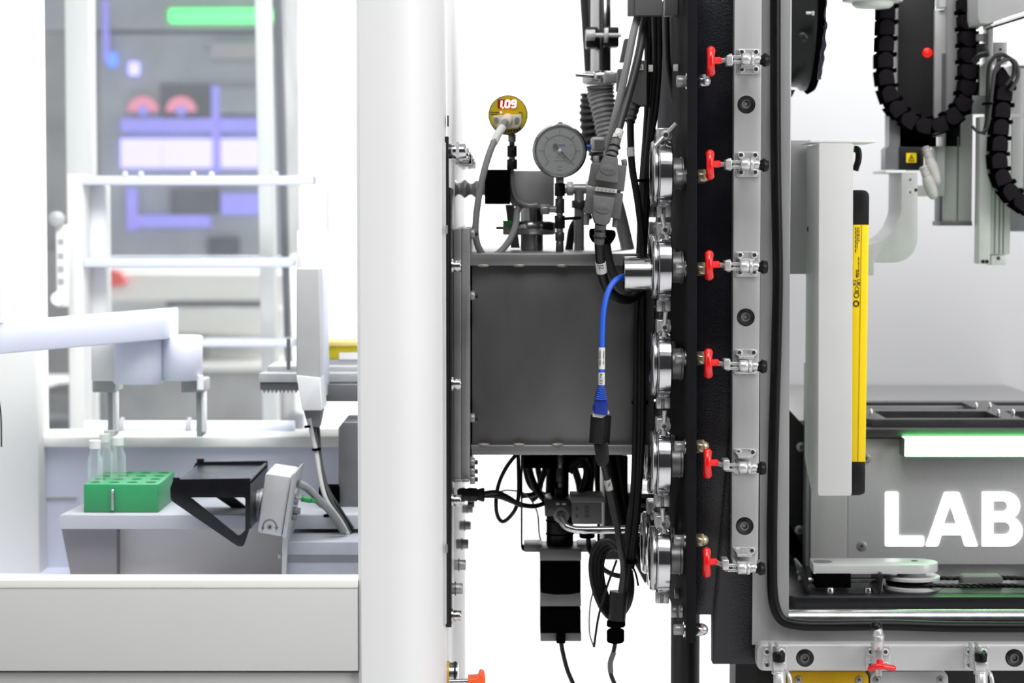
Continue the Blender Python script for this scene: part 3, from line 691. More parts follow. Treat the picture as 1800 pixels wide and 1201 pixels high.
part('letter', G().prism(Bp, .2985, .301), 'letter_glow', lb, 'letter B', cut=Bc)
# rear deck of the box and body
zt = P(1500, 752, .29).z
g = G().hexa(Vector((P(1500, 760, .3).x, .306, P(1500, 990, .3).z)), Vector((P(1960, 760, .3).x, .55, P(1500, 768, .3).z)))
part('body', g, 'black_anod', lb)
zd = P(1500, 706, .50).z
g = G().hexa(Vector((P(1384, 760, .4).x, .505, zd - .012)), Vector((P(1960, 760, .3).x, .815, zd - .006))).hexa(Vector((P(1384, 760, .4).x, .335, zd - .012)), Vector((P(1480, 760, .3).x, .505, zd - .006)))
part('deck', g, 'deck_grey', lb)
# ---- two stacked trays with pockets
tr = thing('plate_tray', 'black tray frame with rectangular pockets and steel pins on the lit box', 'tray', (1650, 752, .4))
zl = P(1500, 754, .29).z; xl = P(1500, 754, .29).x; xr = P(1960, 754, .29).x
part('lower_plate', G().hexa(Vector((xl - .02, .29, P(1500, 770, .29).z)), Vector((xr, .5, zl)), .0008), 'tray_black', tr)
zt = P(1500, 737.5, .31).z; x0t = P(1533, 737, .31).x; z0t = zl + .0002
def plane_pt(px, Y): return P(px, 740, Y).x
g = G().flatprism([(x0t, .310), (xr, .310), (xr, .54), (plane_pt(1490, .54), .54), (plane_pt(1490, .40), .40), (x0t - .009, .325)], z0t, zt, .0006)
cc = G()
for xa, xb, Ya, Yb in ((plane_pt(1557, .325), plane_pt(1761, .325), .325, .405), (plane_pt(1795, .325), xr - .02, .325, .405), (plane_pt(1520, .43), plane_pt(1718, .43), .43, .515), (plane_pt(1768, .43), xr - .02, .43, .515)):
    cc.hexa(Vector((xa, Ya, z0t - .01)), Vector((xb, Yb, zt + .01)))
part('upper_frame', g, 'tray_black', tr, cut=cc)
for x, y, Y in ((1531, 725, .365), (1755, 722, .36), (1781, 722, .36), (1716, 704, .44), (1740, 704, .44)):
    a = P(x, y, Y); a.z = zt; part('locating_pin', G().lathe(a, Z, [(0, 3.6), (8, 3.6), (10.5, 2)], 12), 'steel_pol', tr)

# ---- base plate, strap, arm link, pulley, rope
zp = P(1500, 1050, .10).z
t = thing('base_plate', 'black slide plate on the chamber floor below the lit box', 'plate', P(1600, 1068, .2))
xb0 = P(1399, 1060, .10).x; xb1 = P(1960, 1060, .1).x
part('plate', G().flatprism([(xb0, .10), (xb1, .10), (xb1, .298), (xb0 - .03, .298), (xb0 - .03, .135), (xb0 - .016, .128)], P(1500, 1068, .10).z, zp, .0006), 'black_anod', t)
t = thing('strap_bracket', 'black bent strap bracket with rod and two socket bolts under the arm link', 'bracket', (1480, 1050, .14))
part('strap', G().strip(rnd([(1409, 996), (1422, 1046), (1545, 1046), (1551, 1010)], [0, 6, 6, 0]), .115, .165, 4.5), 'black_plastic', t)
part('rod', G().cyl((1421, 1020, .14), (1549, 1020, .14), 4.5, n=14), 'steel_pol', t)
part('nut', G().cyl((1403, 1018, .14), (1412, 1018, .14), 7, n=6, bev=1), 'steel_dull', t)
part('nut', G().cyl((1401, 1007, .15), (1412, 1007, .15), 5, n=6, bev=1), 'steel_dull', t)
part('slide_block', G().box(1434, 1009, 1496, 1034, .128, .16, 1), 'black_matt', t)
for x in (1459, 1526):
    a = P(x, 1046, .125); socket_bolt(t, a, Z, 8, 13, 'steel_pol')
t = thing('arm_link', 'silver flat arm link with rounded end above the pulley', 'arm', (1530, 1010, .15))
z1 = P(1500, 993.5, .13).z; z0 = P(1500, 1009, .13).z; hx = P(1609, 1000, .15).x; r_ = .0212
pts = [(P(1430, 1000, .13).x, .13), (hx, .13)] + [(hx + r_ * math.sin(math.pi * i / 14), .13 + r_ - r_ * math.cos(math.pi * i / 14)) for i in range(1, 14)] + [(hx, .13 + 2 * r_), (P(1424, 1000, .17).x, .13 + 2 * r_)]
part('arm', G().flatprism(pts, z0, z1, .0005), 'alu_bright', t)
a = P(1446, 988, .15); a.z = z1; part('pivot_ring', G().lathe(a, Z, [(0, 17), (.6, 17), (.6, 10)], 28), 'alu_dark', t)
b = P(1609, 988, .15); b.z = z1; b.y = .13 + r_ + .004; part('hole', G().lathe(b, Z, [(0, 6), (.4, 6)], 16), 'ink', t)
hub = P(1609, 1010, .13); hub.y = .13 + r_; hub.z = z0
part('hub', G().lathe(hub, -Z, [(-1, 25), (8, 25), (9, 24)], 32), 'alu_bright', t)
t = thing('rope_pulley', 'silver grooved rope pulley under the arm link', 'pulley', hub - Z * .026)
zz = hub - Z * .0045
for nm, d0, d1 in (('upper_disc', 0, 6.5), ('lower_disc', 17, 24)):
    part(nm, G().lathe(zz - Z * d0 * .00054, -Z, [(0, 48), (1, 50), (d1 - d0 - 1, 50), (d1 - d0, 48)], 44), 'alu_bright', t)
part('groove_core', G().lathe(zz - Z * 6 * .00054, -Z, [(0, 38), (12, 38)], 32), 'steel_dark', t)
rz = zz.z - 12 * .00054
def rope(name, lab, pts):
    ps = smooth(pts, 8); tt = thing(name, lab, 'rope', ps[-1])
    k = S(.14)
    for ph in (0, 2.094, 4.189):
        q = []; dist = 0
        for i, p in enumerate(ps):
            if i: dist += (p - ps[i - 1]).length
            tg = (ps[min(i + 1, len(ps) - 1)] - ps[max(i - 1, 0)]).normalized(); u = Z.cross(tg).normalized(); th = dist / k / 5.5 + ph
            q.append(p + (u * math.cos(th) + Z * math.sin(th)) * 2.0 * k)
        part('strand', G().tube(q, 2.6, 6, 1), 'rubber', tt)
R2 = 41 * .00054; n_ = 12
wrap = [Vector((hub.x + R2 * math.sin(a), hub.y - R2 * math.cos(a), rz)) for a in [math.pi * (-1 + i / n_) for i in range(n_ + 1)]]
line = [Vector((hub.x + .02 * i + .01, hub.y - R2 - .0002 * i, rz)) for i in range(1, 9)]
back = [Vector((hub.x + .02 * i + .01, hub.y + R2, rz)) for i in range(8, 0, -1)]
rope('drive_rope', 'black braided rope running from the pulley to the right edge', back + [w_ for w_ in [Vector((hub.x - R2 * math.sin(a), hub.y + R2 * math.cos(a), rz)) for a in [math.pi * i / n_ for i in range(n_ + 1)]]] + line)
t = thing('rope_guide', 'small grey guide block with rod between the two rope runs', 'block', (1728, 1040, .17))
part('block', G().prism(rnd([(1692, 1014), (1763, 1014), (1763, 1041), (1692, 1041)], [8, 4, 0, 0]), .155, .175, 1), 'trunk_grey', t)
part('rod', G().cyl((1763, 1030, .165), (1900, 1030, .165), 4, n=12), 'steel_pol', t)
part('screw', G().cyl((1750, 1015, .16), (1750, 1013, .16), 3, n=10), 'ink', t)
# ================================================================ middle: steel vessel and what stands on it
tube = lambda pts, r, n=10, res=6: G().tube(pts, r, n, res)
t = thing('steel_vessel', 'dark welded steel box vessel between the white cabinet and the ported plate', 'vessel', (985, 800, .3))
part('body', G().box(830, 452, 1150, 796, .12, .55, .5), 'chamber_steel', t)
part('lid', G().box(826, 446, 1150, 467, .112, .56, 1), 'chamber_lip', t)
part('bottom_rim', G().box(828, 783, 1150, 800, .112, .56, 1), 'chamber_lip', t)
for x, y in ((849, 467), (912, 467), (988, 467), (1058, 467), (850, 782), (912, 782), (980, 782), (1055, 782)):
    part('weld_bead', G().sph((x, y, .113), 12, (1, .35, .28)), 'weld', t)
for x0, x1, Yf in ((797.5, 810.5, .085), (811.5, 826, .09)):
    part('flange', G().prism(rnd([(x0, 402), (x1, 402), (x1, 846), (x0, 846)], [5, 1, 1, 1]), Yf, .50, 1), 'chamber_lip', t)
part('neck', G().box(795, 440, 799, 800, .14, .45), 'chamber_lip', t)
for x0, x1 in ((798, 810.5), (811.5, 825)): part('flange_tab', G().box(x0, 843, x1, 848, .083, .12, 1), 'steel_dull', t)
for y in (411, 520, 735, 813, 829, 843):
    n_ = part('nut', G().cyl((826, y, .11), (835, y, .11), 9, n=6, bev=1), 'steel_dull', t)
    part('stud', G().cyl((835, y, .11), (840, y, .11), 4, n=10), 'black_anod', n_)
for y in (520, 735, 845): part('bolt_head', G().cyl((793.5, y, .11), (797, y, .11), 8, n=16), 'steel_dull', t)
for y, h in ((475, 40), (550, 40), (705, 24), (790, 22)): part('slot', G().box(826, y, 829, y + h * .6, .111, .13), 'black_matt', t)

# ---- pipe stub with clamp on the lid, valve actuator, black coil box
t = thing('pipe_stub', 'short upright steel pipe with flat clamp on top of the vessel', 'pipe', (935, 442, .28))
part('pipe', G().cyl((935, 443, .28), (935, 350, .28), 20, n=28), 'steel_pol', t)
part('clamp_band', G().cyl((935, 413, .28), (935, 389, .28), 42, n=36, bev=3), 'steel_pol', t)
part('clamp_ear', G().box(884, 391, 908, 413, .26, .29, 2), 'steel_dull', t)
part('clamp_tab', G().prism([(883, 388), (903, 388), (899, 395), (886, 395)], .255, .27), 'hub_green', t)
part('clamp_bolt', G().cyl((872, 401, .27), (892, 401, .27), 2.5, n=8), 'steel_dark', t)
part('strut', G().prism([(888, 360), (904, 360), (914, 436), (898, 436)], .30, .32), 'alu_dark', t)
t = thing('valve_actuator', 'grey rounded valve body joined to a black coil box above the pipe stub', 'valve', (915, 362, .28))
part('coil_box', G().box(852, 298, 897, 359, .235, .29, 1.5), 'black_matt', t)
part('valve_body', G().prism(rnd([(893, 300), (974, 300), (974, 366), (893, 366)], [3, 3, 8, 26]), .25, .31, 2), 'alu', t)
part('seam', tube([(899, 296, .243), (900, 325, .243), (908, 350, .243), (925, 361, .243), (945, 361, .243)], 4.5), 'steel_dull', t)
part('bonnet', G().cyl((936, 364, .28), (936, 352, .28), 26, n=28), 'steel_dull', t)

def fitting_stack(t, x, ys, Y, specs):
    for (y0, y1), (r, n, m) in zip(ys, specs): part('nut' if n == 6 else 'tube_section', G().cyl((x, y0, Y), (x, y1, Y), r, n=n, bev=1), m, t)
# ---- yellow digital gauge
t = thing('digital_gauge', 'round yellow digital vacuum gauge with red lit readout', 'gauge', (897, 300, .22))
part('housing', G().lathe((893, 202, .22), YA, [(0, 33), (2, 34.5), (60, 34), (64, 30)], 40), 'black_anod', t)
part('face', G().lathe((893, 202, .2203), -YA, [(0, 32.8), (1.2, 32.8)], 40), 'gauge_yellow', t)
part('readout_window', G().box(875, 175, 908.5, 190, .2185, .22), 'display_dark', t)
dg = G()
def seg7(x, y, code, wd=6.8, hh=11.5, sl=1.2):
    segs = {'a': ((0, 0), (1, 0)), 'b': ((1, 0), (1, .5)), 'c': ((1, .5), (1, 1)), 'd': ((0, 1), (1, 1)), 'e': ((0, .5), (0, 1)), 'f': ((0, 0), (0, .5)), 'g': ((0, .5), (1, .5))}
    for c in code:
        (u0, v0), (u1, v1) = segs[c]; f = lambda u, v: (x + u * wd + (1 - v) * sl, y + v * hh, .2182)
        dg.tube([f(u0, v0), f(u1, v1)], 1.6, 6, 1)
seg7(874, 177, 'bc'); seg7(888, 177, 'abcdef'); seg7(899, 177, 'abcdfg'); dg.sph((884, 189.5, .2182), 1.4, n=8)
part('digit', dg, 'digit_red', t, 'red lit digits 1.09')
part('pilot_lamp', G().sph((880.5, 197.5, .2195), 1.5, n=8), 'digit_red', t)
fp = G()
for x, y, l in ((861, 197, 30), (862, 200.5, 22), (884, 200.5, 18), (912, 197, 10), (914, 201, 8), (914, 205, 8)): fp.box(x, y, x + l * .62, y + 1.2, .2192, .2198)
part('fine_print', fp, 'ink', t)
for j, x in enumerate(range(874, 915, 5)): 
    part('fine_mark', G().obox((x, 226 + (1 - ((x - 893) / 22) ** 2) * 5, .2194), (3.2, .6, 5), (0, -(x - 893) * .012, 0)), 'ink', t)
pg = part('connector', G().prism(rnd([(867, 203), (917, 201), (917, 218), (911, 225), (876, 226), (867, 218)], 3), .20, .2195, 2), 'beige_plastic', t)
part('connector_boss', G().cyl((892, 210, .205), (888, 216, .185), 11, 9, n=16, bev=1), 'beige_plastic', pg)
for x in (872, 909): part('screw', G().cyl((x, 211, .2), (x, 211, .197), 4.5, n=14), 'steel_dull', pg)
fitting_stack(t, 900, ((236, 250), (250, 256), (256, 276), (276, 280), (280, 298)), .24, ((7, 14, 'steel_dull'), (5, 14, 'steel_dark'), (9, 6, 'black_anod'), (6, 14, 'steel_dull'), (9.5, 6, 'black_anod')))
mono('gauge_cable', 'pale grey cable looping from the yellow digital gauge past the vessel lid', 'cable', G().tube([(889, 214, .186), (876, 235, .175), (862, 265, .165), (850, 305, .16), (841, 350, .16), (836, 395, .16), (838, 425, .16), (848, 447, .165), (862, 452, .17), (880, 442, .18), (897, 420, .20), (907, 395, .22), (909, 372, .24), (914, 362, .25)], 6, 12, 6), 'cable_grey')
t = thing('cable_sleeve', 'white sleeve on the grey cable just below the yellow gauge', 'sleeve', (872, 243, .172))
part('sleeve', G().tube([(883.5, 224, .181), (876, 235, .175), (868, 251, .1698)], 7.2, 12, 4), 'label_white', t)

# ---- dial pressure gauge
t = thing('pressure_gauge', 'round dial pressure gauge with steel case and black needle', 'gauge', (984, 445, .2))
C_ = (984, 265); Y_ = .19
part('case', G().lathe((*C_, Y_), YA, [(0, 46), (2, 48), (8, 48), (10, 45), (55, 44), (58, 40)], 48), 'steel_dark', t)
part('bezel', G().lathe((*C_, Y_ + .001), -YA, [(0, 47.5), (7, 47), (9, 44.5), (5, 41), (0, 40)], 48, closed=False), 'steel_pol', t)
part('dial', G().lathe((*C_, Y_ - .0005), -YA, [(0, 40.5), (.6, 40.5)], 48), 'dial_grey', t)
dp = G(); Yd = Y_ - .0011
dp.tube([(984 + 27 * math.cos(math.radians(a)), 265 - 27 * math.sin(math.radians(a)), Yd) for a in range(225, -46, -9)], .55, 4, 1)
for i in range(31):
    a = math.radians(225 - i * 9); r1 = 36 if i % 5 == 0 else 30.5
    f = lambda r: (984 + r * math.cos(a), 265 - r * math.sin(a), Yd); dp.tube([f(27), f(r1)], .8 if i % 5 == 0 else .35, 4, 1)
    if i % 5 == 2: dp.tube([f(20), f(23)], .7, 4, 1)
for x, y, l in ((977, 276, 6), (988, 276, 6), (974, 282, 19), (980, 293, 8), (979, 299, 9)): dp.box(x, y, x + l, y + 1.6, Yd, Yd + .0003)
part('dial_print', dp, 'ink_soft', t)
part('dial_print', G().box(982, 254, 994, 257.5, Yd, Yd + .0003), 'ink_purple', t)
nd = G().prism([(982, 266.5), (985.5, 263.5), (1004, 284.5), (1003, 285.2)], Y_ - .0035, Y_ - .003).prism(arc(976, 257, 4.6, 0, 350, 14), Y_ - .0035, Y_ - .003).prism([(975, 259), (978, 256), (986, 264), (983, 267)], Y_ - .0035, Y_ - .003)
part('needle', nd, 'ink', t)
part('hub', G().lathe((*C_, Y_ - .001), -YA, [(0, 3.6), (6, 3.4), (7, 2)], 14), 'alu_bright', t)
part('lens', G().lathe((*C_, Y_ - .0042), -YA, [(0, 41), (.5, 41)], 40), 'lens_glass', t)
part('fill_plug', G().box(981, 214, 989, 219, .2, .21, 1), 'steel_dull', t)
fitting_stack(t, 984, ((312, 322), (322, 345), (345, 349), (349, 375), (375, 379), (379, 402), (402, 408), (408, 424), (424, 446)), .215, ((10, 4, 'steel_dull'), (9.5, 6, 'black_anod'), (6, 14, 'steel_dull'), (8.5, 6, 'steel_dark'), (6, 14, 'steel_dull'), (9.5, 6, 'black_anod'), (6.5, 14, 'steel_dull'), (8.5, 6, 'steel_dark'), (7, 14, 'steel_dark')))
part('tee_branch', G().cyl((950, 368, .215), (966, 368, .215), 9.5, n=6, bev=1).cyl((966, 368, .215), (984, 368, .215), 6, n=14), 'steel_dull', t)
part('side_bracket', G().cyl((984, 385, .215), (1020, 383, .23), 3, n=10), 'black_anod', t)
t = thing('tee_fitting', 'dull steel tee fitting with union nuts behind the pressure gauge stem', 'fitting', (1022, 345, .3))
part('tube', G().cyl((985, 332, .3), (1090, 332, .3), 9, n=18), 'steel_dull', t)
part('tube', G().cyl((1018, 332, .3), (1018, 442, .3), 9, n=18), 'steel_dull', t)
for x0, x1, r in ((996, 1008, 13), (1030, 1046, 14)): part('union_nut', G().cyl((x0, 332, .3), (x1, 332, .3), r, n=6, bev=1), 'alu_bright', t)
part('union_nut', G().cyl((1018, 352, .3), (1018, 366, .3), 14, n=6, bev=1), 'steel_dark', t)
part('elbow', tube([(1040, 378, .33), (1018, 386, .33), (1006, 402, .33), (1000, 440, .33)], 7), 'black_anod', t)

# ---- upright pipe, clamps, bellows
t = thing('vertical_pipe', 'upright steel pipe with split clamp and flange clamp feeding a bellows hose', 'pipe', (1056, 440, .35))
part('pipe', G().cyl((1056, 132, .35), (1056, -80, .35), 18, n=28), 'steel_pol', t)
cl = part('split_clamp', G().box(1030, 47, 1052, 83, .31, .34, 3).box(1061, 47, 1088, 82, .31, .34, 3), 'black_anod', t)
part('clamp_bolt', G().cyl((1038, 62, .305), (1092, 62, .305), 4, n=12), 'alu_bright', cl)
part('bolt_nut', G().cyl((1030, 62, .303), (1046, 62, .303), 10, n=6, bev=1), 'alu_bright', cl)
part('bolt_nut', G().cyl((1062, 62, .303), (1069, 62, .303), 13, n=12, bev=1), 'alu_bright', cl)
fc = part('flange_clamp_ring', G().cyl((1054, 149, .35), (1054, 126, .35), 31, n=32, bev=4), 'steel_pol', t)
part('clamp_wing', G().obox((1028, 133, .30), (34, 6, 7), (0, .08, 0), 2), 'steel_pol', fc)
part('clamp_lug', G().box(1062, 126, 1085, 146, .29, .32, 3), 'steel_dull', fc)
bp = [(1055, 150, .35), (1056, 165, .35), (1064, 205, .345), (1070, 245, .34)]
part('bellows', G().tube(bp, 22, 24, 46, prof=lambda u: (25 - 6 * u) + 1.6 * math.sin(u * 2 * math.pi * 15)), 'steel_dull', t)
part('bellows_end', G().cyl((1070, 243, .34), (1072, 262, .338), 20, 17, n=24), 'steel_dull', t)
part('lower_pipe', tube([(1072, 258, .34), (1078, 330, .34), (1090, 380, .34), (1104, 440, .34)], 12, 16), 'steel_dull', t)
t = thing('corrugated_hose', 'black corrugated hose behind the bellows of the upright pipe', 'hose', (1042, 300, .40))
part('hose', G().tube([(1040, 165, .42), (1038, 200, .42), (1042, 240, .42), (1056, 275, .42), (1060, 320, .42), (1050, 350, .42)], 18, 18, 40, prof=lambda u: 19 + 1.5 * math.sin(u * 2 * math.pi * 17)), 'black_plastic', t)
mono('support_rod', 'black slanting rod left of the upright pipe at the top edge', 'rod', G().cyl((1026, -60, .38), (1038, 132, .38), 10, n=16), 'black_plastic')
t = thing('hose_block', 'pale metal hose block beside the dial gauge rim', 'block', (1050, 266, .3))
part('block', G().box(1040, 241, 1063, 266, .27, .30, 3), 'alu', t); part('inset', G().box(1045, 246, 1062, 263, .269, .271), 'trunk_grey', t)
part('nipple', G().cyl((1031, 259, .285), (1040, 259, .285), 5, n=12), 'blue_boot', t)

# ---- trunking boxes and cables from above
t = thing('trunking_box', 'grey cable trunk box at the top edge, wider one left of the plate', 'box', (1134, 27, .12))
part('box', G().box(1117, -80, 1164, 27, .08, .096, .8), 'trunk_grey', t); part('cover', G().box(1104, -80, 1118.5, 27, .084, .098, .8), 'trunk_grey', t)
t = thing('trunking_box', 'narrow grey cable trunk box against the dark plate at the top edge', 'box', (1190, 27, .16))
part('box', G().box(1169, -80, 1209, 27, .12, .14, .8), 'trunk_grey', t)
t = thing('dsub_connector', 'dark grey connector with white tag hanging behind the paired cables', 'connector', (1120, 186, .12))
part('hood', G().prism(rnd([(1117, 106), (1137, 106), (1137, 186), (1124, 186), (1108, 178)], 3), .10, .125, 2), 'hood_grey', t)
part('backshell', G().prism(rnd([(1098, 68), (1110, 68), (1107, 108), (1090, 108)], 2), .13, .15, 1), 'trunk_grey', t)
part('backshell', G().prism(rnd([(1086, 121), (1100, 121), (1097, 160), (1084, 160)], 2), .13, .15, 1), 'trunk_grey', t)
part('tag', G().box(1118, 113, 1131, 123, .0985, .101), 'label_white', t); text('2A', (1124, 118, .0983), 6, 'ink', t, .3, 'print')
part('strain_relief', G().tube([(1120, 172, .11), (1112, 195, .105), (1108, 214, .10)], 9, 14, 14, prof=lambda u: 11 - 3 * u + (1.2 if int(u * 7) % 2 else 0)), 'cable_dark', t)
part('cable', tube([(1108, 210, .10), (1109, 260, .10), (1112, 300, .10), (1122, 360, .10), (1130, 440, .10), (1128, 520, .10)], 6.5, 12), 'cable_black', t)
part('tag', G().tube([(1108, 259, .10), (1109, 275, .10)], 7.2, 12, 1), 'label_white', t)
mono('grey_cable', 'grey cable slanting down from the cable trunk, front one of the pair', 'cable', tube([(1123, 20, .10), (1113, 60, .085), (1103, 110, .075), (1090, 170, .07), (1077, 225, .07), (1070, 265, .08), (1066, 300, .10)], 6.8, 12), 'cable_grey')
t = thing('signal_cable', 'darker grey cable with a white tag entering the upper connector', 'cable', (1083, 250, .06))
part('cable', tube([(1134, 20, .11), (1126, 80, .095), (1112, 140, .08), (1098, 190, .065), (1086, 232, .055), (1083, 250, .05)], 7.5, 12), 'cable_dark', t)
part('tag', tube([(1088.5, 230, .0555), (1084, 245, .051)], 8.6, 12, 1), 'label_white', t); text('J2', (1087.5, 238, .0465), 6.5, 'ink', t, 1.3, 'print')
t = thing('cable_bundle', 'black cable bundle tied along the dark plate from the trunk down', 'cables', (1110, 1060, .13))
for i, pts in enumerate(([(1136, 20, .13), (1138, 100, .13), (1137, 200, .13), (1128, 330, .13), (1123, 460, .12), (1119, 600, .11), (1117, 760, .11), (1112, 880, .11), (1100, 985, .11), (1092, 1060, .11)], [(1150, 20, .12), (1151, 110, .12), (1145, 200, .12), (1135, 300, .12), (1128, 460, .12), (1125, 600, .11), (1124, 760, .11), (1118, 890, .11), (1108, 980, .11), (1096, 1070, .11)], [(1158, 20, .12), (1159, 100, .12), (1153, 190, .12), (1141, 270, .12), (1132, 440, .12), (1130, 600, .11), (1129, 760, .11), (1121, 890, .11), (1110, 1000, .11)], [(1145, 20, .14), (1146, 100, .14), (1144, 240, .14), (1131, 460, .13), (1122, 620, .12), (1121, 800, .12), (1104, 930, .12), (1096, 1040, .12)], [(1171, 20, .2), (1174, 110, .2), (1184, 170, .2), (1192, 220, .2), (1196, 300, .2)], [(1141, 20, .13), (1142, 60, .13), (1140, 150, .13), (1134, 250, .13), (1128, 380, .13)])):
    part('cable', tube(pts, 5.5, 10), 'cable_black', t)
for y in (710, 320): part('zip_tie', G().cyl((1125, y, .115), (1125, y - 5, .115), 15, n=16), 'black_matt', t)
part('zip_tie', G().cyl((1108, 990, .11), (1108, 984, .11), 13, n=14).tube([(1112, 996, .10), (1118, 1010, .10), (1122, 1030, .10)], 2, 6, 4), 'black_matt', t)
for x, y in ((1144, 120), (1188, 119), (1204, 118)): part('tag', G().box(x - 4, y - 6, x + 4, y + 6, .105, .11, .5), 'label_white', t)

# ---- pair of mated connectors
def hood(pts, oval, flange, lab, thumbs):
    t = thing('dsub_connector', lab, 'connector', (*oval, .05))
    part('flange_block', G().prism(rnd(flange, 2), .035, .062, 2), 'hood_grey', t)
    part('hood', G().prism(rnd(pts, 3), .024, .05, 7), 'hood_grey', t)
    o2 = arc(oval[0], oval[1], 15, 0, 345, 24); o2 = [(x, oval[1] + (y - oval[1]) * .65 + (x - oval[0]) * .12) for x, y in o2]
    part('oval_badge', G().prism(o2, .0232, .026, .8), 'hood_grey', t)
    mk = G()
    for i in range(5): mk.box(oval[0] - 10 + i * 4.4, oval[1] - 2.5 + (i - 2) * .5, oval[0] - 7.4 + i * 4.4, oval[1] + 2.5 + (i - 2) * .5, .0228, .0236, .5)
    part('badge_relief', mk, 'hood_grey', t)
    for x, y, y2 in thumbs: part('thumb_screw', G().cyl((x, y, .05), (x - 1.5, y2, .05), 5, n=14, bev=1), 'cable_grey', t)
    return t
t = hood([(1063, 273), (1086, 277), (1087, 290), (1087, 323), (1046, 316), (1056, 288)], (1069, 298), [(1041, 286), (1102, 291), (1097, 337), (1034, 325)], 'upper dark grey connector of the mated pair', ((1049, 290, 274), (1098, 292, 280)))
rl = part('strain_relief', G().cyl((1075, 275, .04), (1084, 246, .045), 9.5, 8, n=16), 'hood_grey', t)
for u in (.25, .6): part('rib', G().torus(P(1075, 275, .04).lerp(P(1084, 246, .045), u), P(1084, 246, .045) - P(1075, 275, .04), 9.6, 1.6, 20, 6), 'cable_black', rl)
t2 = hood([(1042, 343), (1082, 348), (1072, 392), (1064, 397), (1046, 393), (1042, 378)], (1059, 366), [(1033, 334), (1096, 340), (1090, 386), (1027, 374)], 'lower dark grey connector of the mated pair', ((1032, 376, 396), (1082, 384, 400)))
part('plug_shell', G().prism([(1048, 328), (1085, 333), (1084, 340), (1046, 336)], .032, .05, 1), 'label_white', t2, 'pale metal plug shell')
mk = G()
for i in range(5): mk.cyl((1051 + i * 7, 333 + i * .9, .0325), (1051 + i * 7, 333 + i * .9, .0314), 2, n=8)
part('shell_dimple', mk, 'alu', t2)
rl = part('strain_relief', G().cyl((1056, 394, .04), (1053, 428, .045), 10.5, 9, n=16), 'hood_grey', t2)
for u in (.3, .65): part('rib', G().torus(P(1056, 394, .04).lerp(P(1053, 428, .045), u), P(1053, 428, .045) - P(1056, 394, .04), 10.4, 1.6, 20, 6), 'cable_black', rl)
mono('foam_sleeve', 'black sleeve block behind the strain relief of the lower connector', 'sleeve', G().prism(rnd([(1038, 402), (1082, 405), (1083, 416), (1074, 430), (1044, 428), (1037, 416)], 5), .07, .10, 3), 'black_matt')
t = thing('thick_cable', 'thick black cable with white J2 tag looping under the steel stub', 'cable', (1090, 530, .06))
part('cable', tube([(1053, 424, .045), (1055, 455, .05), (1058, 480, .055), (1067, 505, .065), (1083, 522, .075), (1103, 527, .085), (1120, 518, .095), (1135, 500, .11)], 8.5, 14), 'cable_black', t)
part('tag', tube([(1055.6, 461, .0512), (1056.4, 468, .0526), (1058, 479, .055)], 9.5, 14, 3), 'label_white', t); text('J2', (1056.5, 470, .0470), 8.5, 'ink', t, 1.45, 'print')
mono('loop_cable', 'dark grey cable looping behind the thick black cable', 'cable', tube([(1066, 428, .10), (1071, 460, .10), (1080, 485, .10), (1095, 507, .10), (1115, 515, .11), (1132, 505, .12)], 7.5, 12), 'cable_dark')

# ---- blue network cable, coupler
t = thing('blue_cable', 'bright blue network cable with printed white tags and dark blue boot', 'cable', (1057, 735, .03))
part('cable', tube([(1106, 484, .052), (1097, 486, .05), (1082, 493, .043), (1070, 510, .038), (1062, 540, .034), (1059, 575, .032), (1058, 620, .03), (1057.5, 690, .03)], 5.2, 12), 'blue_cable', t)
part('tag', tube([(1058, 611, .03), (1057.8, 649, .03)], 5.8, 12, 1), 'label_white', t); part('tag', tube([(1057.7, 655, .03), (1057.5, 677, .03)], 5.8, 12, 1), 'label_white', t)
text('100% TESTED', (1054.8, 630, .02735), 3.4, 'ink', t, -RR, 'print', sx=.95); text('MN  CN5E22', (1060.8, 629, .02735), 3.0, 'ink', t, -RR, 'print', offset=.1)
text('CCTV', (1057.3, 666, .0269), 5, 'ink', t, -RR, 'print')
bt = part('boot', G().prism(rnd([(1052, 680), (1062, 680), (1069, 707), (1068, 731), (1045, 728), (1046, 702)], 2), .022, .038, 2.5), 'blue_boot', t)
for i in range(6):
    y = 683 + i * 3.6; part('rib', G().tube([(1051.5 - i * .9, y, .021), (1057 - .0 * i, y + 1.2, .0203), (1063.5 + i * .6, y + .4, .021)], 1, 6, 4), 'blue_cable', bt)
part('latch', G().box(1042, 712, 1047, 722, .026, .034, 1), 'blue_boot', bt)
part('collar', G().prism([(1042, 728), (1070, 722), (1072, 727), (1058, 735), (1042, 733)], .024, .04), 'alu_bright', t)
t = thing('network_coupler', 'black square coupler block hanging on the blue cable', 'coupler', (1055, 786, .03))
part('block', G().obox((1055, 755, .034), (27, 27, 50), (-.05, .04, -.62), 1.2), 'cable_black', t)
t = thing('network_lead', 'black lead with white tag running down from the coupler block', 'cable', (1085, 1000, .05))
part('boot', G().prism(rnd([(1044, 776), (1069, 778), (1071, 812), (1062, 824), (1050, 818)], 4), .03, .05, 2), 'cable_black', t)
part('cable', tube([(1060, 812, .04), (1067, 842, .045), (1076, 880, .05), (1084, 920, .055), (1090, 960, .06), (1096, 1000, .08), (1092, 1040, .09)], 6, 12), 'cable_black', t)
part('tag', tube([(1067, 843, .045), (1071.5, 861, .0474)], 6.8, 12, 1), 'cable_light', t)
part('print', G().obox((1070.2, 852, .0424), (1.5, .6, 9), (0, .25, 0)).obox((1072.2, 852, .0424), (1.2, .6, 6), (0, .25, 0)), 'ink_soft', t)

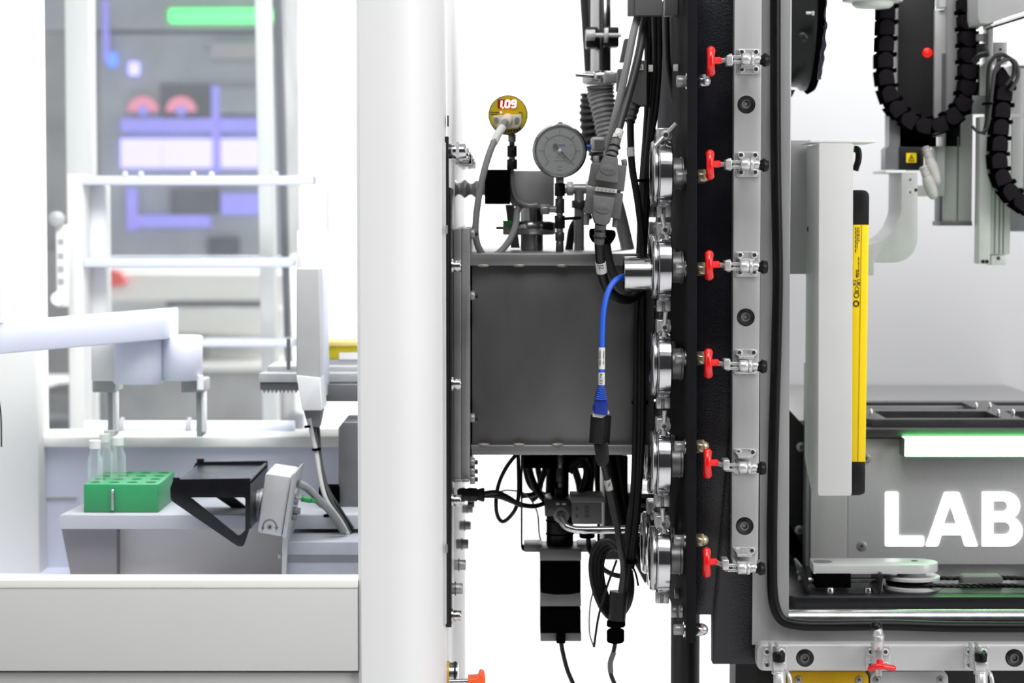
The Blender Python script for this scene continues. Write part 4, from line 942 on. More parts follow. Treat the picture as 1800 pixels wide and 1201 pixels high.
# ================================================================ under the vessel
t = thing('stepper_motor', 'stacked black and grey stepper motor hanging below the vessel', 'motor', (986, 1130, .25))
part('mount_plate', G().box(949, 966, 1022, 986, .22, .28, 1.5), 'alu_dark', t)
part('rotor_case', G().box(950, 986, 1021, 1044, .222, .278, 1), 'black_matt', t)
part('flange', G().prism([(950, 1042), (972, 1046), (1000, 1046), (1021, 1042), (1022, 1066), (950, 1066)], .22, .28, 1), 'alu_dark', t)
part('lower_case', G().prism(rnd([(950, 1060), (961, 1060), (961, 1072), (1021, 1072), (1021, 1114), (950, 1114)], [1] * 6), .222, .278, .8), 'black_matt', t)
for x0, x1 in ((950, 978), (993, 1022)): part('end_foot', G().box(x0, 1113, x1, 1128, .222, .278, 1), 'alu_dark', t)
part('plug', G().box(978, 1108, 994, 1132, .215, .24, 1), 'black_matt', t)
part('lead', tube([(986, 1128, .23), (990, 1150, .23), (998, 1180, .23), (1012, 1215, .23), (1020, 1260, .23)], 4.2, 10), 'cable_black', t)
t = thing('valve_stem_body', 'dark cylindrical valve body between stepper motor and vessel', 'valve', (985, 966, .25))
part('barrel', G().cyl((984, 966, .25), (984, 894, .25), 24, n=28, bev=1), 'black_anod', t)
for y in (915, 938): part('ring', G().torus((984, y, .25), Z, 24, 1.6, 28, 6), 'black_matt', t)
part('head', G().box(958, 880, 1012, 908, .22, .27, 1.5), 'steel_dark', t)
for x in (977, 988): part('screw', G().box(x, 884, x + 7, 888, .2185, .221, .5), 'alu', t)
fitting_stack(t, 985, ((800, 812), (812, 824), (824, 848), (848, 858), (858, 874), (874, 882)), .24, ((5, 12, 'steel_dark'), (4, 12, 'steel_dull'), (7, 6, 'steel_dark'), (4, 12, 'steel_dull'), (10, 6, 'black_anod'), (12, 12, 'black_anod')))
part('cross_bar', G().box(920, 806, 1040, 824, .27, .31, 2), 'black_matt', t)
part('body_block', G().box(968, 824, 1000, 876, .255, .29, 2), 'black_matt', t)
t = thing('valve_bracket', 'thin black U-shaped bracket strap around the valve body', 'bracket', (985, 972, .25))
part('strap', G().strip(rnd([(917, 800), (917, 969), (1053, 969), (1053, 800)], [0, 9, 9, 0], 6), .24, .27, 3.2), 'black_matt', t)
part('shelf', G().box(921, 958, 952, 969, .238, .275, .5), 'alu_dark', t); part('shelf', G().box(1016, 958, 1050, 969, .238, .275, .5), 'alu_dark', t)
t = thing('solenoid_box', 'small grey solenoid box beside the bent steel pipe', 'box', (1032, 925, .22))
part('box', G().box(1006, 882, 1058, 922, .20, .24, 2), 'cable_grey', t); part('lid', G().box(1003, 873, 1062, 884, .198, .242, 2), 'cable_grey', t)
pg = G()
for x, y, l in ((1012, 892, 4), (1012, 905, 4), (1028, 890, 8), (1028, 897, 8), (1028, 905, 8)): pg.box(x, y, x + l, y + 5, .1995, .2002)
part('print', pg, 'ink_soft', t)
part('gland', G().cyl((1032, 934, .2), (1032, 946, .2), 14, n=20, bev=2), 'black_matt', t)
part('lead', tube([(1034, 940, .2), (1036, 965, .19), (1048, 985, .17), (1064, 1003, .15), (1084, 1012, .13), (1100, 1012, .12)], 4.5, 10), 'cable_black', t)
t = thing('bent_pipe', 'polished bent steel pipe running right from a round port', 'pipe', (1060, 940, .18))
part('pipe', tube([(986, 900, .20), (987, 912, .18), (994, 924, .172), (1010, 931, .17), (1040, 932, .17), (1090, 931, .17), (1135, 930, .17)], 6.8, 16), 'chrome', t)
part('port_ring', G().torus((987, 906, .19), YA, 11, 3.5, 24, 8), 'steel_dull', t)
part('end_nut', G().cyl((1126, 930, .17), (1140, 930, .17), 12, n=6, bev=1.5), 'steel_dull', t)
# ---- dark hoses, leads
cab = [('black hose dropping straight from the vessel floor beside the bracket strap', [(922, 798, .34), (924, 830, .34), (934, 856, .33), (956, 870, .31)], 5),
 ('thick black hose behind the central fitting column', [(972, 798, .36), (968, 830, .36), (966, 870, .35)], 8),
 ('black hose bending behind the solenoid lid', [(1004, 798, .36), (1010, 824, .36), (1018, 850, .35), (1022, 880, .34)], 7),
 ('short black hose from the vessel floor to the valve head, leftmost', [(928, 798, .3), (932, 830, .3), (944, 862, .29), (962, 884, .28)], 6),
 ('black hose arching between valve fittings, beside the leftmost hose', [(944, 798, .33), (946, 826, .33), (950, 850, .32), (944, 870, .31), (934, 880, .31)], 5.5),
 ('black hose left of the central fitting column', [(957, 798, .3), (958, 820, .3), (952, 846, .3), (940, 868, .3), (918, 872, .29)], 5),
 ('black hose curving from the valve to the solenoid lid', [(1000, 830, .26), (1012, 816, .26), (1026, 812, .26), (1032, 830, .25), (1026, 858, .24), (1018, 874, .23)], 7),
 ('black upright hose right of the solenoid box top', [(1036, 798, .3), (1037, 840, .3), (1034, 875, .28)], 8),
 ('thin black upright hose behind the coupler lead', [(1048, 798, .32), (1050, 850, .32), (1052, 900, .3)], 5),
 ('thick black hose slanting behind the lead tag', [(1066, 798, .35), (1076, 850, .35), (1088, 910, .35), (1104, 965, .35)], 13),
 ('thick black hose under the vessel nearest the cable bundle', [(1084, 798, .36), (1090, 840, .36), (1098, 900, .36), (1112, 960, .36), (1142, 1020, .36)], 11)]
for lab, pts, r in cab: mono('hose', lab, 'hose', tube(pts, r, 12), 'cable_black', 'hoses below the vessel')
t = thing('pump_body', 'dark pump body with ribbed flank behind the tied cables', 'pump', (1115, 1000, .42))
part('body', G().box(1062, 800, 1104, 985, .42, .55, 4).box(1104, 870, 1170, 980, .40, .5, 4), 'black_anod', t)
for i in range(6): part('rib', G().box(1100, 868 + i * 17, 1150, 876 + i * 17, .385, .41, 2), 'steel_dark', t)
t = thing('round_plug', 'black round cable plug below the vessel flange', 'plug', (830, 888, .2))
part('shell', G().lathe((804, 870, .2), X, [(0, 9), (4, 12), (12, 13), (15, 11), (22, 13), (34, 12), (36, 10), (46, 13), (48, 11)], 18), 'black_anod', t)
part('back_nut', G().cyl((822, 886, .22), (834, 886, .22), 6, n=12), 'steel_dark', t)
part('lead', tube([(850, 868, .2), (872, 866, .2), (892, 874, .21), (912, 886, .22), (940, 890, .24), (970, 880, .25)], 4.5, 10), 'cable_black', t)
part('lead', tube([(850, 872, .205), (875, 873, .2), (900, 882, .2), (918, 890, .22)], 4, 10), 'cable_dark', t)
mono('loop_lead', 'thin black lead hanging in a loop left of the valve bracket', 'cable', tube([(908, 798, .25), (890, 822, .24), (877, 850, .23), (872, 880, .22), (874, 905, .22), (883, 917, .22), (896, 909, .22), (908, 890, .22), (912, 860, .23), (911, 800, .25)], 3.6, 10), 'cable_black')
mono('grey_lead', 'thin grey lead hanging beside the valve bracket window', 'cable', tube([(874, 866, .26), (895, 862, .26), (925, 870, .27), (944, 900, .28), (948, 940, .28), (956, 965, .28)], 1.6, 8), 'cable_grey')
# ---- cable coil with gland
t = thing('cable_coil', 'black cable coil tied below the solenoid box', 'cable coil', (1075, 1090, .12))
for dx, s_ in ((0, 1), (5, .93), (-4, 1.05), (9, .86)):
    pts = [(1076 + dx + s_ * (30 * math.cos(a) * (1 + .1 * math.sin(a)) - 8 * math.sin(a)), 1020 + s_ * -66 * math.sin(a), .12 + dx * .0012) for a in [math.radians(q) for q in range(70, 400, 22)]]
    part('turn', tube(pts, 4.6, 10, 5), 'cable_black', t)
part('tail', tube([(1084, 985, .1), (1066, 1035, .1), (1052, 1085, .1), (1044, 1138, .1)], 2.2, 8), 'cable_black', t)
part('tail', tube([(1044, 1138, .1), (1036, 1110, .11), (1038, 1060, .12), (1050, 1020, .12)], 1.5, 8), 'cable_grey', t)
t = thing('cable_gland', 'black hanging cable gland with ribbed nut below the coil', 'gland', (1082, 1132, .11))
part('sleeve', G().cyl((1088, 1040, .11), (1084, 1096, .11), 17, 15, n=20), 'cable_black', t)
part('nut', G().cyl((1083, 1090, .11), (1083, 1102, .11), 17, n=10, bev=2), 'black_matt', t)
part('body', G().cyl((1082, 1106, .11), (1082, 1130, .11), 16, n=10, bev=3), 'black_matt', t)
part('lead', tube([(1082, 1128, .11), (1078, 1148, .11), (1073, 1165, .11), (1074, 1186, .11), (1086, 1215, .11)], 4, 10, 6), 'cable_black', t)
part('lead_tag', tube([(1079, 1147, .11), (1073, 1165, .11), (1073.5, 1183, .11)], 5, 10, 4), 'trunk_grey', t)
mono('machine_leg', 'black round machine leg below the dark ported plate', 'leg post', G().cyl((1205, 1040, .25), Vector((P(1205, 1120, .25).x, .25, 0)), 26, n=32), 'black_plastic')

# ================================================================ white cabinet side wall with bolts
t = thing('cabinet_sidewall', 'white cabinet side wall seen edge-on with black edge strip and bolts', 'panel', (790, 1110, .3))
xw = P(786, 600, 0).x
part('panel', G().hexa(Vector((xw - .004, .022, 0)), Vector((xw, .80, 1.9))), 'wall_white', t)
part('edge_strip', G().box(783, 240, 789, 1103, -.01, .012, .5).box(788, 330, 793, 1103, -.005, .09, .5), 'black_anod', t)
part('edge_bead', G().box(776, 250, 784, 1098, -.02, .01, 1), 'alu_bright', t)
part('edge_slot', G().box(786, 203, 788.5, 222, -.01, .0, .3), 'ink', t)
for y in (399, 960): part('pin', G().cyl((785, y - 3, -.022), (785, y + 12, -.022), 2, n=8), 'steel_dull', t)
for (y, Y) in ((468, .0), (675, .0), (880, .0), (1083, .0)):
    b = part('bolt', G().cyl((793, y, Y), (811, y, Y), 10, n=20, bev=1), 'steel_pol', t); part('washer', G().cyl((794, y, Y), (797, y, Y), 13, n=20), 'steel_pol', b)
zz0 = P(900, 1035, 0).z
for Y in (0, .135, .27, .405, .54):
    a = Vector((xw + .001, Y, zz0)); k = .0005
    b = part('bolt', G().cyl(a, a + X * .0125, .0049 / S(Y), n=20, bev=1), 'steel_dull', t); part('washer', G().cyl(a + X * .0055, a + X * .0064, .0062 / S(Y), n=20), 'steel_dark', b)
zz0 = P(900, 266, 0).z
for Y in (.0, .135, .27, .405, .54):
    a = Vector((xw + .001, Y, zz0))
    b = part('bolt', G().cyl(a, a + X * .016, .0066 / S(Y), n=12, bev=1), 'chrome', t); part('washer', G().cyl(a + X * .007, a + X * .010, .0082 / S(Y), n=6), 'chrome', b)
t = thing('threaded_hose', 'ribbed grey hose fitting between the cabinet wall and the black coil box', 'hose', (825, 346, .3))
part('hose', G().tube([(792, 332, .28), (814, 332, .28), (836, 333, .28), (858, 333, .28)], 13, 18, 40, prof=lambda u: 13 + 3 * math.sin(u * 2 * math.pi * 3.2)), 'steel_dull', t)
t = thing('regulator_valve', 'brass and chrome valve with orange tap handle at the bottom edge', 'valve', (800, 1220, 0))
part('body', G().lathe((783, 1185, .02), X, [(0, 23), (8, 23), (8, 21), (22, 21), (23, 17)], 28), 'steel_pol', t)
part('brass_ring', G().lathe((778, 1185, .02), X, [(0, 23), (12, 23.5)], 28), 'yellow_box', t)
part('cap_ring', G().lathe((798, 1185, .02), X, [(0, 22.5), (4, 22.5)], 28), 'black_anod', t)
part('spindle', G().cyl((790, 1199, -.02), (826, 1198, -.02), 5, n=12), 'steel_pol', t)
part('tap_handle', G().prism(rnd([(822, 1194), (840, 1193), (842, 1185), (849, 1184), (853, 1194), (853, 1230), (822, 1230)], [2, 3, 2, 4, 3, 0, 0]), -.03, -.01, 2), 'orange_plastic', t)
# ================================================================ left: white cabinet
t = thing('white_cabinet', 'white cabinet front with broad round-edged column and bottom rail', 'cabinet', (400, 1280, 0))
a, b = P(627, 600, -.06), P(781, 600, -.06)
pts = [(a.x, .02), (a.x, -.052), (a.x + .003, -.057), (a.x + .012, -.058)] + [(a.x + .028 + (b.x - a.x - .028) * math.sin(th), -.058 * math.cos(th)) for th in [math.pi / 2 * i / 14 for i in range(15)]] + [(b.x - .002, .02)]
part('column', G().flatprism(pts, 0.0, 2.0), 'white_paint', t)
part('bottom_rail', G().box(-300, 1034, 629, 1180, -.055, .02, 1.2), 'rail_grey', t)
part('sill', G().box(-300, 1020, 629, 1034, -.056, -.036, 1.5), 'white_warm', t)
a = P(-300, 1183, -.05); b = P(640, 1183, -.05)
part('lower_panel', G().hexa(Vector((a.x, -.05, 0)), Vector((b.x, .02, a.z)), .001), 'panel_grey', t)
part('cabinet_floor', G().hexa(Vector((P(-300, 0, 0).x, .02, .90)), Vector((-.14, .9, .915))), 'lavender_paint', t)
part('corner_post', G().box(-300, -80, 64, 1030, .40, .46, 4), 'white_warm', t)
part('rear_wall', G().box(50, 787, 640, 1030, .44, .46), 'lavender_paint', t)
part('wall_seam', G().box(60, 874, 135, 878, .4385, .442), 'alu', t)
part('rear_ledge', G().box(50, 768, 640, 787, .43, .52, 2), 'white_warm', t)
part('rear_post', G().box(117, -80, 158, 770, .96+.2, .98+.24, 3), 'white_warm', t)
part('rear_post', G().prism([(446, -80), (468, -80), (486, 770), (462, 770)], .96+.2, .98+.24, 2), 'white_warm', t)
part('rear_cross_rail', G().box(60, 596, 640, 610, .96+.2, .98+.22, 2), 'white_warm', t)
mono('rear_pane', 'clear rear window pane behind the cabinet shelf frame', 'window pane', G().box(50, -80, 640, 770, 1.12, 1.126), 'pane_glass')
mono('slanted_strip', 'dark slanting metal strip beside the rear window pane', 'strip', G().prism([(478, -60), (492, -60), (511, 640), (501, 640)], 1.28, 1.31), 'back_dark')

# ---- shelf frame
t = thing('shelf_frame', 'white shelf frame with two level rails inside the cabinet', 'frame', (340, 610, 1.00))
part('upright', G().box(120, 306, 146, 768, 0.96, 1.02, 2), 'white_warm', t)
part('upright', G().box(550, 306, 576, 470, 0.96, 1.00, 2), 'lavender_paint', t)
part('rail', G().box(140, 309, 556, 325, 0.96, 1.02, 2), 'lavender_paint', t)
part('rail', G().box(146, 454, 515, 470, 0.96, 1.02, 2), 'lavender_paint', t)
part('rail', G().box(355, 598, 512, 610, 0.96, 1.00, 2), 'lavender_paint', t)
part('side_leaf', G().box(146, 325, 186, 560, 1.02, 1.06, 2), 'white_paint', t)
for x in (248, 340, 372, 485, 220): part('bolt', G().sph((x, 306, 0.96), 5, n=10), 'white_lamp', t)
t = thing('side_fitting', 'white perforated side fitting left of the shelf frame', 'fitting', (108, 540, 0.92))
part('strip', G().box(98, 395, 120, 540, 0.90, 0.93, 3), 'white_warm', t)
part('knob', G().lathe((101, 385, 0.90), -YA, [(0, 14), (12, 14), (16, 9)], 20), 'alu', t)
part('knob', G().lathe((103, 525, 0.90), -YA, [(0, 13), (10, 12)], 20), 'white_lamp', t)
for y in (420, 445, 468, 490): part('slot', G().box(102, y, 112, y + 10, .899, .902), 'interior_grey', t)

# ---- robot arm with gripper
t = thing('robot_arm', 'white robot arm reaching in from the left with two-lobed gripper wrist', 'robot arm', (150, 680, .33))
g = G(); a0, a1 = P(-60, 572, .22), P(290, 544, .33); b0, b1 = P(-60, 628, .22), P(290, 597, .33)
bm = g.bm; dy = Vector((.006, .055, 0)); vs = [bm.verts.new(p) for p in (a0, a1, b1, b0, a0 + dy, a1 + dy, b1 + dy, b0 + dy)]
for f in ((0, 1, 2, 3), (7, 6, 5, 4), (0, 4, 5, 1), (3, 2, 6, 7), (1, 5, 6, 2), (0, 3, 7, 4)): bm.faces.new([vs[i] for i in f])
bm.normal_update(); g._bev(vs, .0015)
part('forearm', g, 'lavender_paint', t)
part('shaft', G().cyl((-6, 560, .24), (-6, 470, .24), 16, n=24), 'lavender_paint', t)
def lobes(pts, z1y, z0y, Y): 
    return G().flatprism([(P(x, 600, Y).x, Y + d) for x, d in pts], P(0, z0y, Y).z, P(0, z1y, Y).z, .002)
part('wrist', G().cyl((243, 674, .36), (243, 596, .36), 44, n=36, bev=2), 'lavender_paint', t)
part('wrist_lobe', G().cyl((318, 668, .37), (318, 590, .37), 38, n=32, bev=2), 'lavender_paint', t)
part('wrist_block', G().box(160, 600, 204, 670, .35, .42, 2), 'white_warm', t)
for x in (162, 318):
    f_ = part('finger_mount', G().box(x, 668, x + 40, 690, .37, .42, 2), 'interior_grey', t)
    part('finger', G().box(x + 27, 688, x + 38, 768, .38, .41, 1.5), 'interior_grey', f_)
    part('finger_pad', G().box(x + 36, 690, x + 41, 760, .378, .40, 1), 'white_lamp', f_)
part('side_lug', G().cyl((352, 660, .36), (352, 685, .36), 6, n=12), 'white_lamp', t)
t = thing('clear_tube', 'pale level tube on the cabinet ledge behind the gripper fingers', 'tube', (340, 766, .5))
part('tube', G().cyl((150, 752, .5), (518, 752, .5), 13, n=24), 'lavender_paint', t)
for x in (215, 333): part('tube_clip', G().torus((x, 752, .5), X, 15, 4, 20, 8), 'interior_grey', t)
part('base_rail', G().box(150, 762, 530, 770, .52, .56, 1), 'alu_dark', t)

# ---- white camera head, tray plate
t = thing('camera_head', 'white slanted camera head hanging in front of the tray plate', 'camera head', (545, 725, .3))
part('cover', G().prism(rnd([(521, 471), (560, 471), (563, 664), (521, 660)], [4, 4, 0, 0]), .26, .31, 2.5), 'motor_grey', t)
part('nose', G().prism(rnd([(521, 660), (563, 664), (567, 722), (531, 722)], [0, 0, 4, 4]), .258, .31, 2), 'white_paint', t)
part('top_block', G().box(522, 405, 569, 476, .30, .36, 3), 'white_warm', t)
part('back_column', G().box(558, 455, 570, 700, .30, .36, 2), 'lavender_paint', t)
part('lens_barrel', G().prism([(534, 722), (566, 722), (560, 752), (541, 748)], .27, .30, 1), 'alu_dark', t)
t = thing('tray_plate', 'grey tray plate with toothed rim under the white camera head', 'plate', (545, 690, .4))
zz1 = P(900, 656, .36).z; zz2 = P(900, 672, .36).z
part('plate', G().flatprism([(P(455, 660, .36).x, .36), (P(700, 660, .36).x, .36), (P(700, 660, .36).x, .56), (P(462, 660, .36).x + .03, .56)], zz2, zz1, .001), 'alu', t)
part('rim_bar', G().box(470, 644, 700, 657, .38, .46, 1), 'alu', t)
part('toothed_bar', G().box(457, 672, 700, 686, .362, .39, .6), 'alu_dark', t)
for i in range(24): part('tooth', G().prism([(462 + i * 7, 685), (466 + i * 7, 685), (464 + i * 7, 692)], .363, .385), 'alu_dark', t)
part('bracket', G().box(567, 676, 700, 706, .34, .355, 1), 'alu_dark', t)
part('pin', G().cyl((507, 650, .37), (507, 598, .37), 3.5, n=12).sph((507, 597, .37), 3.5, n=10), 'alu_dark', t)
t = thing('well_box', 'small straw-yellow lidded box on the tray plate', 'box', (600, 640, .42))
part('box', G().box(566, 607, 655, 632, .40, .46, 2), 'gauge_yellow', t); part('lid', G().box(562, 600, 658, 609, .398, .462, 1.5), 'lid_straw', t)
part('window', G().box(596, 620, 640, 632, .399, .401), 'label_white', t)
part('spacer', G().box(570, 632, 655, 646, .40, .46), 'interior_grey', t)

# ---- bench, green vial rack
t = thing('bench', 'grey bench with slanted leg panel inside the cabinet', 'bench', (310, 1030, .3))
zb = P(900, 905, .25).z; zb0 = P(900, 930, .25).z
part('bench_top', G().flatprism([(P(105, 900, .25).x, .25), (P(640, 900, .25).x, .25), (P(640, 900, .25).x, .42), (P(112, 900, .25).x + .01, .42)], zb0, zb, .001), 'bench_edge', t)
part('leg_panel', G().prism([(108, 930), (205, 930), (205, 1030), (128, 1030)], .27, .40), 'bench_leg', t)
part('front_panel', G().box(204, 930, 640, 1030, .29, .31), 'bench_grey', t)
rk = thing('vial_rack', 'green block rack with round holes on the bench', 'rack', (215, 897, .28))
x0, x1 = P(147, 870, .265).x, P(278, 870, .265).x; z0r, z1r = zb, P(900, 851, .265).z
g = G().hexa(Vector((x0, .265, z0r)), Vector((x1, .375, z1r)), .001); cc = G(); holes = []
for i in range(4):
    for j in range(4):
        p = Vector((x0 + (x1 - x0) * (i + .5) / 4, .265 + .11 * (j + .5) / 4, z1r)); holes.append(p); cc.cyl(p - Z * .02, p + Z * .01, .0058 / S(p.y), n=20)
part('block', g, 'rack_green', rk, cut=cc)
part('magnet_pin', G().cyl((198, 897, .262), (198, 864, .262), 3.2, n=12).sph((198, 864, .262), 4, n=10), 'steel_pol', rk, 'small steel pin on the front')
for p, lab in ((holes[0], 'glass vial with pale cap in the front left hole of the green rack'), (holes[5], 'glass vial with pale cap, second row of the green rack'), (holes[2], 'glass vial with pale cap in the third row of the green rack'), (holes[3], 'glass vial with pale cap in the rear left hole of the green rack')):
    v = thing('vial', lab, 'vial', p, 'vials in the green rack'); k = S(p.y); bt = p - Z * .008
    part('glass_body', G().lathe(bt, Z, [(0, 13), (56 , 13), (64, 9), (78, 9)], 20, k), 'vial_glass', v)
    part('cap', G().lathe(bt + Z * 74 * k, Z, [(0, 10), (14, 10), (15, 8)], 16, k), 'label_white', v)

# ---- black scanner bracket and motor box
t = thing('scanner_tray', 'black angled tray bracket with triangular cut-out plates', 'bracket', (380, 962, .2))
tri = rnd([(304, 846), (308, 843), (440, 841), (440, 925), (428, 961), (418, 961), (300, 880), (299, 858)], [2, 2, 3, 4, 6, 8, 6, 3])
hole = rnd([(331, 877), (429, 877), (429, 935), (417, 946)], [3, 4, 3, 5])
part('side_plate', G().prism(tri, .15, .154, .5), 'scanner_black', t, cut=G().prism(hole, .14, .16))
sh = P(440, 841, .15); tri2 = [P(x, y, .15) for x, y in tri]
def shift(pts, Y0, dY):   # the same outline moved straight back by dY
    out = []
    for x, y in pts:
        p = P(x, y, Y0); k = (Y0 + D) / (Y0 + dY + D); out.append((900 + (x - 900) * k, 370 + (y - 370) * k))
    return out
part('side_plate', G().prism(shift(tri, .15, .15), .30, .304, .5), 'scanner_black', t, cut=G().prism(shift(hole, .15, .15), .29, .31))
a, b = P(309, 852, .15), P(440, 848, .15)
part('floor_plate', G().hexa(Vector((a.x, .152, b.z - .002)), Vector((b.x, .302, b.z))), 'scanner_black', t)
part('end_plate', G().hexa(Vector((b.x - .003, .152, P(440, 930, .15).z)), Vector((b.x, .302, b.z + .002))), 'scanner_black', t)
part('brace', G().prism(rnd([(302, 862), (306, 858), (424, 955), (420, 960)], 1), .154, .162), 'black_anod', t)
for x, y, Y in ((304, 843, .15), (346, 810, .3)): part('lip', G().box(x, y - 3, x + 12, y + 3, Y, Y + .004), 'scanner_black', t)
t = thing('motor_box', 'tilted grey motor box with screw and curved arrow mark', 'motor', (490, 945, .2))
fr = [(467, 831), (512, 838), (495, 944), (452, 936)]
part('housing', G().prism(rnd(fr, 5), .17, .25, 3), 'motor_grey', t)
part('back_plate', G().prism([(513, 836), (519, 832), (503, 946), (496, 945)], .165, .255), 'alu', t)
sc = part('screw', G().lathe((474, 927, .17), -YA, [(0, 4.6), (1.5, 4.4), (1.5, 2)], 18), 'steel_dull', t); part('recess', G().cyl((474, 927, .169), (474, 927, .1683), 2.2, n=6), 'ink', sc)
ar = [(474 + 12 * math.cos(math.radians(a)), 927 - 13 * math.sin(math.radians(a)), .1696) for a in range(0, 181, 15)]
mk = G().tube(ar, 1.1, 5, 1)
for x in (462, 486): mk.prism([(x - 3, 927), (x + 3, 927), (x, 933)], .1694, .17)
for x in (461, 485): mk.sph((x, 935, .1698), 1, n=6)
part('arrow_mark', mk, 'ink_soft', t)
d_ = (P(440, 885, .21) - P(460, 888, .21)).normalized()
part('flange_disc', G().lathe((460, 889, .21), d_, [(0, 30), (5, 30), (6, 27), (12, 27), (12, 20), (20, 20)], 28), 'alu_dark', t)
for y, l, m in ((862, 8, 'alu_bright'), (880, 10, 'alu_dark'), (897, 14, 'alu_dark'), (908, 8, 'alu_dark')): part('connector', G().cyl((512, y, .2), (514 + l, y + 2, .2), 6, n=12, bev=1), m, t)
part('green_plug', G().cyl((530, 876, .2), (546, 880, .2), 6, 5, n=14, bev=1), 'hub_green', t, 'green plug')
part('green_plug_tip', G().cyl((521, 875, .2), (531, 876, .2), 3.5, n=10), 'alu', t)
part('stand', G().prism([(502, 905), (507, 905), (502, 1030), (495, 1030), (496, 960)], .18, .24), 'alu', t)
part('stand_screw', G().cyl((489, 977, .2), (496, 977, .2), 5, n=12, bev=1), 'alu_bright', t)
t = thing('profile_rail', 'grey slotted aluminium profile at the right of the cabinet floor', 'rail', (570, 1030, .25))
part('profile', G().box(503, 953, 640, 1035, .19, .29, .8), 'alu_mid', t)
part('slot', G().box(503, 976, 640, 989, .1893, .195), 'alu_dark', t)
part('spacer', G().box(540, 915, 600, 925, .31, .33), 'white_warm', t)
mono('upright_block', 'tall grey machine block standing beside the cabinet column', 'block', G().prism(rnd([(595, 752), (603, 742), (640, 742), (640, 960), (595, 960)], 2), .31, .39, 2), 'alu_dark')
t = thing('cable_bundle', 'grey and black cables tied below the white camera head', 'cables', (600, 935, .25))
for pts, r, m in (([(543, 735, .27), (549, 765, .27), (557, 800, .26), (563, 840, .25), (574, 880, .24), (598, 915, .24), (612, 940, .24)], 4, 'cable_light'), ([(551, 735, .28), (555, 770, .275), (561, 800, .265), (569, 840, .255), (584, 885, .245), (606, 920, .245), (618, 945, .245)], 4, 'cable_dark'), ([(558, 735, .28), (560, 770, .28), (562, 800, .27), (572, 850, .26), (594, 890, .25), (620, 930, .25)], 3.5, 'cable_black'), ([(524, 850, .2), (540, 858, .205), (562, 880, .21), (585, 905, .22), (604, 935, .23)], 7, 'cable_grey'), ([(546, 880, .2), (556, 882, .21), (566, 890, .23), (590, 905, .25)], 4, 'hub_green')):
    part('cable', tube(pts, r, 10, 6), m, t)
for p, q, r in (((556, 788, .262), (562, 786, .262), 8), ((580, 904, .225), (594, 896, .225), 12), ((541, 748, .27), (548, 747, .27), 6)):
    part('tie', G().cyl(p, (p[0] + .5, p[1] + 4, p[2]), r, n=12), 'black_matt', t)
part('clip', G().box(560, 855, 596, 890, .30, .32, 4), 'black_matt', t)
mono('dark_wire', 'thin dark wire at the far left edge of the photo', 'wire', tube([(-4, 690, .2), (1.5, 730, .2), (2.5, 786, .2)], 1.4, 8), 'cable_black')

# ================================================================ background behind the cabinet (far and out of focus)
t = thing('background_machine', 'tall grey machine far behind the cabinet with violet lit windows', 'machine', (290, 900, 4.4))
part('body', G().box(-60, -120, 500, 452, 4.4, 4.9), 'back_grey', t)
part('side_column', G().box(-60, 440, 130, 660, 4.38, 4.8), 'back_grey', t)
part('door', G().box(175, 60, 500, 452, 4.385, 4.4), 'back_bluegrey', t)
part('top_band', G().box(-60, -120, 500, 52, 4.37, 4.4), 'back_bluegrey', t)
part('green_lamp', G().box(296, 15, 478, 39, 4.35, 4.38, 4), 'green_lamp', t, 'green light bar')
part('control_block', G().box(282, 148, 385, 212, 4.375, 4.39), 'back_dark', t)
for x in (251, 318):
    dl = part('dial', G().prism(arc(x, 196, 27, 0, 180, 16) + arc(x, 196, 9, 180, 0, 8), 4.365, 4.375), 'pink_dial', t, 'pink half-round dial')
    part('dial_hub', G().prism(arc(x, 195, 9, 0, 345, 12), 4.363, 4.37), 'violet_dim', dl)
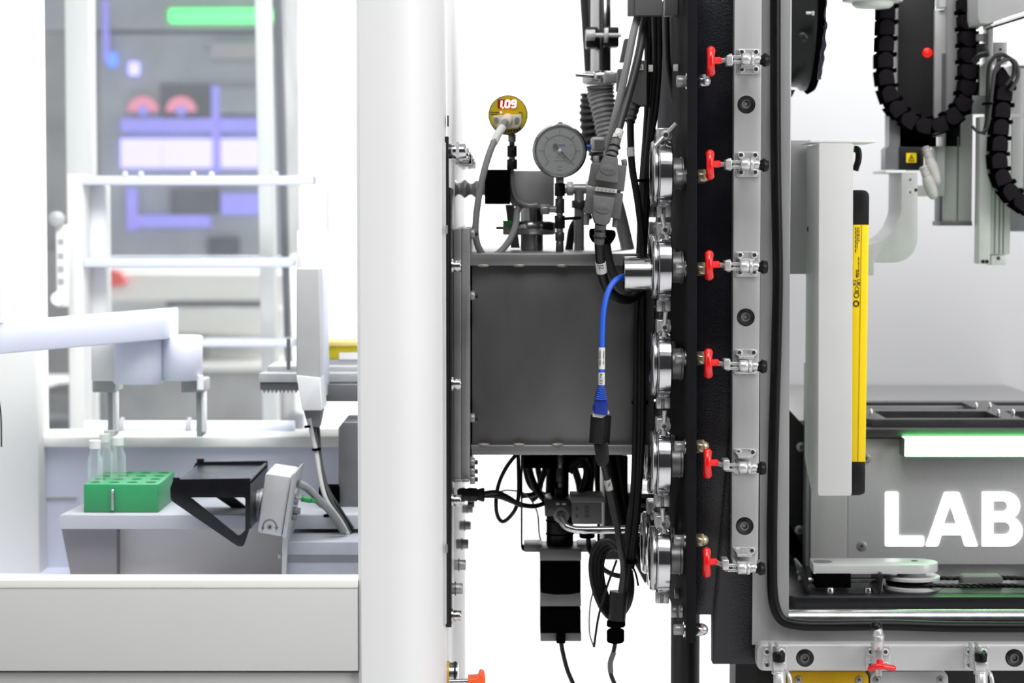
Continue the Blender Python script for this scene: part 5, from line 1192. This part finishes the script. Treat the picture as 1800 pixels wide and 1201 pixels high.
for x0, x1, y0, y1, m in ((212, 282, 244, 295, 'violet_light'), (284, 378, 244, 295, 'violet_light'), (388, 460, 244, 295, 'violet_light'), (212, 372, 208, 232, 'violet_dim'), (384, 462, 208, 232, 'violet_dim'), (372, 386, 150, 305, 'violet_dim'), (386, 462, 155, 200, 'back_bluegrey'), (388, 456, 340, 378, 'violet_dim'), (222, 240, 330, 405, 'violet_dim'), (240, 370, 378, 400, 'violet_dim')):
    part('window', G().box(x0, y0, x1, y1, 4.365, 4.38), m, t)
part('cross_shelf', G().box(370, 75, 500, 103, 4.36, 4.38), 'interior_grey', t)
part('blue_lamp', G().box(188, 92, 204, 116, 4.36, 4.38, 3), 'blue_lamp', t); part('blue_lamp', G().box(225, 108, 244, 132, 4.36, 4.38, 3), 'violet_light', t)
part('dark_recess', G().box(300, 332, 385, 375, 4.37, 4.39), 'back_dark', t); part('dark_recess', G().box(366, 418, 420, 450, 4.37, 4.39), 'back_dark', t); part('blue_strip', G().box(180, 0, 190, 110, 4.36, 4.38), 'violet_dim', t)
part('stand', G().box(60, 690, 500, 1500, 4.45, 4.85), 'back_grey', t)
part('stand_foot', G().hexa(Vector((P(60, 1200, 4.45).x, 4.5, 0)), Vector((P(500, 1200, 4.45).x, 4.8, P(60, 1200, 4.45).z))), 'back_grey', t)
t = thing('background_bench', 'white bench with pale instruments below the far violet machine', 'bench', (330, 720, 3.7))
part('bench_top', G().box(180, 640, 520, 652, 3.6, 4., 2), 'white_warm', t); part('bench_front', G().box(180, 652, 500, 740, 3.65, 3.9), 'back_grey', t); part('backsplash', G().box(130, 470, 505, 645, 3.95, 4.), 'wall_white', t)
part('lower_unit', G().hexa(Vector((P(60, 740, 3.65).x, 3.66, 0)), Vector((P(520, 740, 3.65).x, 3.9, P(60, 740, 3.65).z))), 'back_dark', t)
t = thing('background_instrument', 'white instrument with a red flap on the far bench', 'instrument', (240, 640, 3.7))
part('case', G().box(190, 480, 500, 530, 3.72, 3.9, 6), 'white_warm', t); part('red_flap', G().prism([(184, 472), (212, 480), (222, 500), (184, 506)], 3.69, 3.72, 2), 'back_red', t, 'red flap'); part('dark_gap', G().box(292, 524, 455, 540, 3.73, 3.9), 'back_dark', t); part('base', G().box(300, 540, 500, 590, 3.7, 3.9, 8), 'white_warm', t); part('drawer', G().box(200, 585, 350, 640, 3.7, 3.9, 4), 'interior_grey', t)
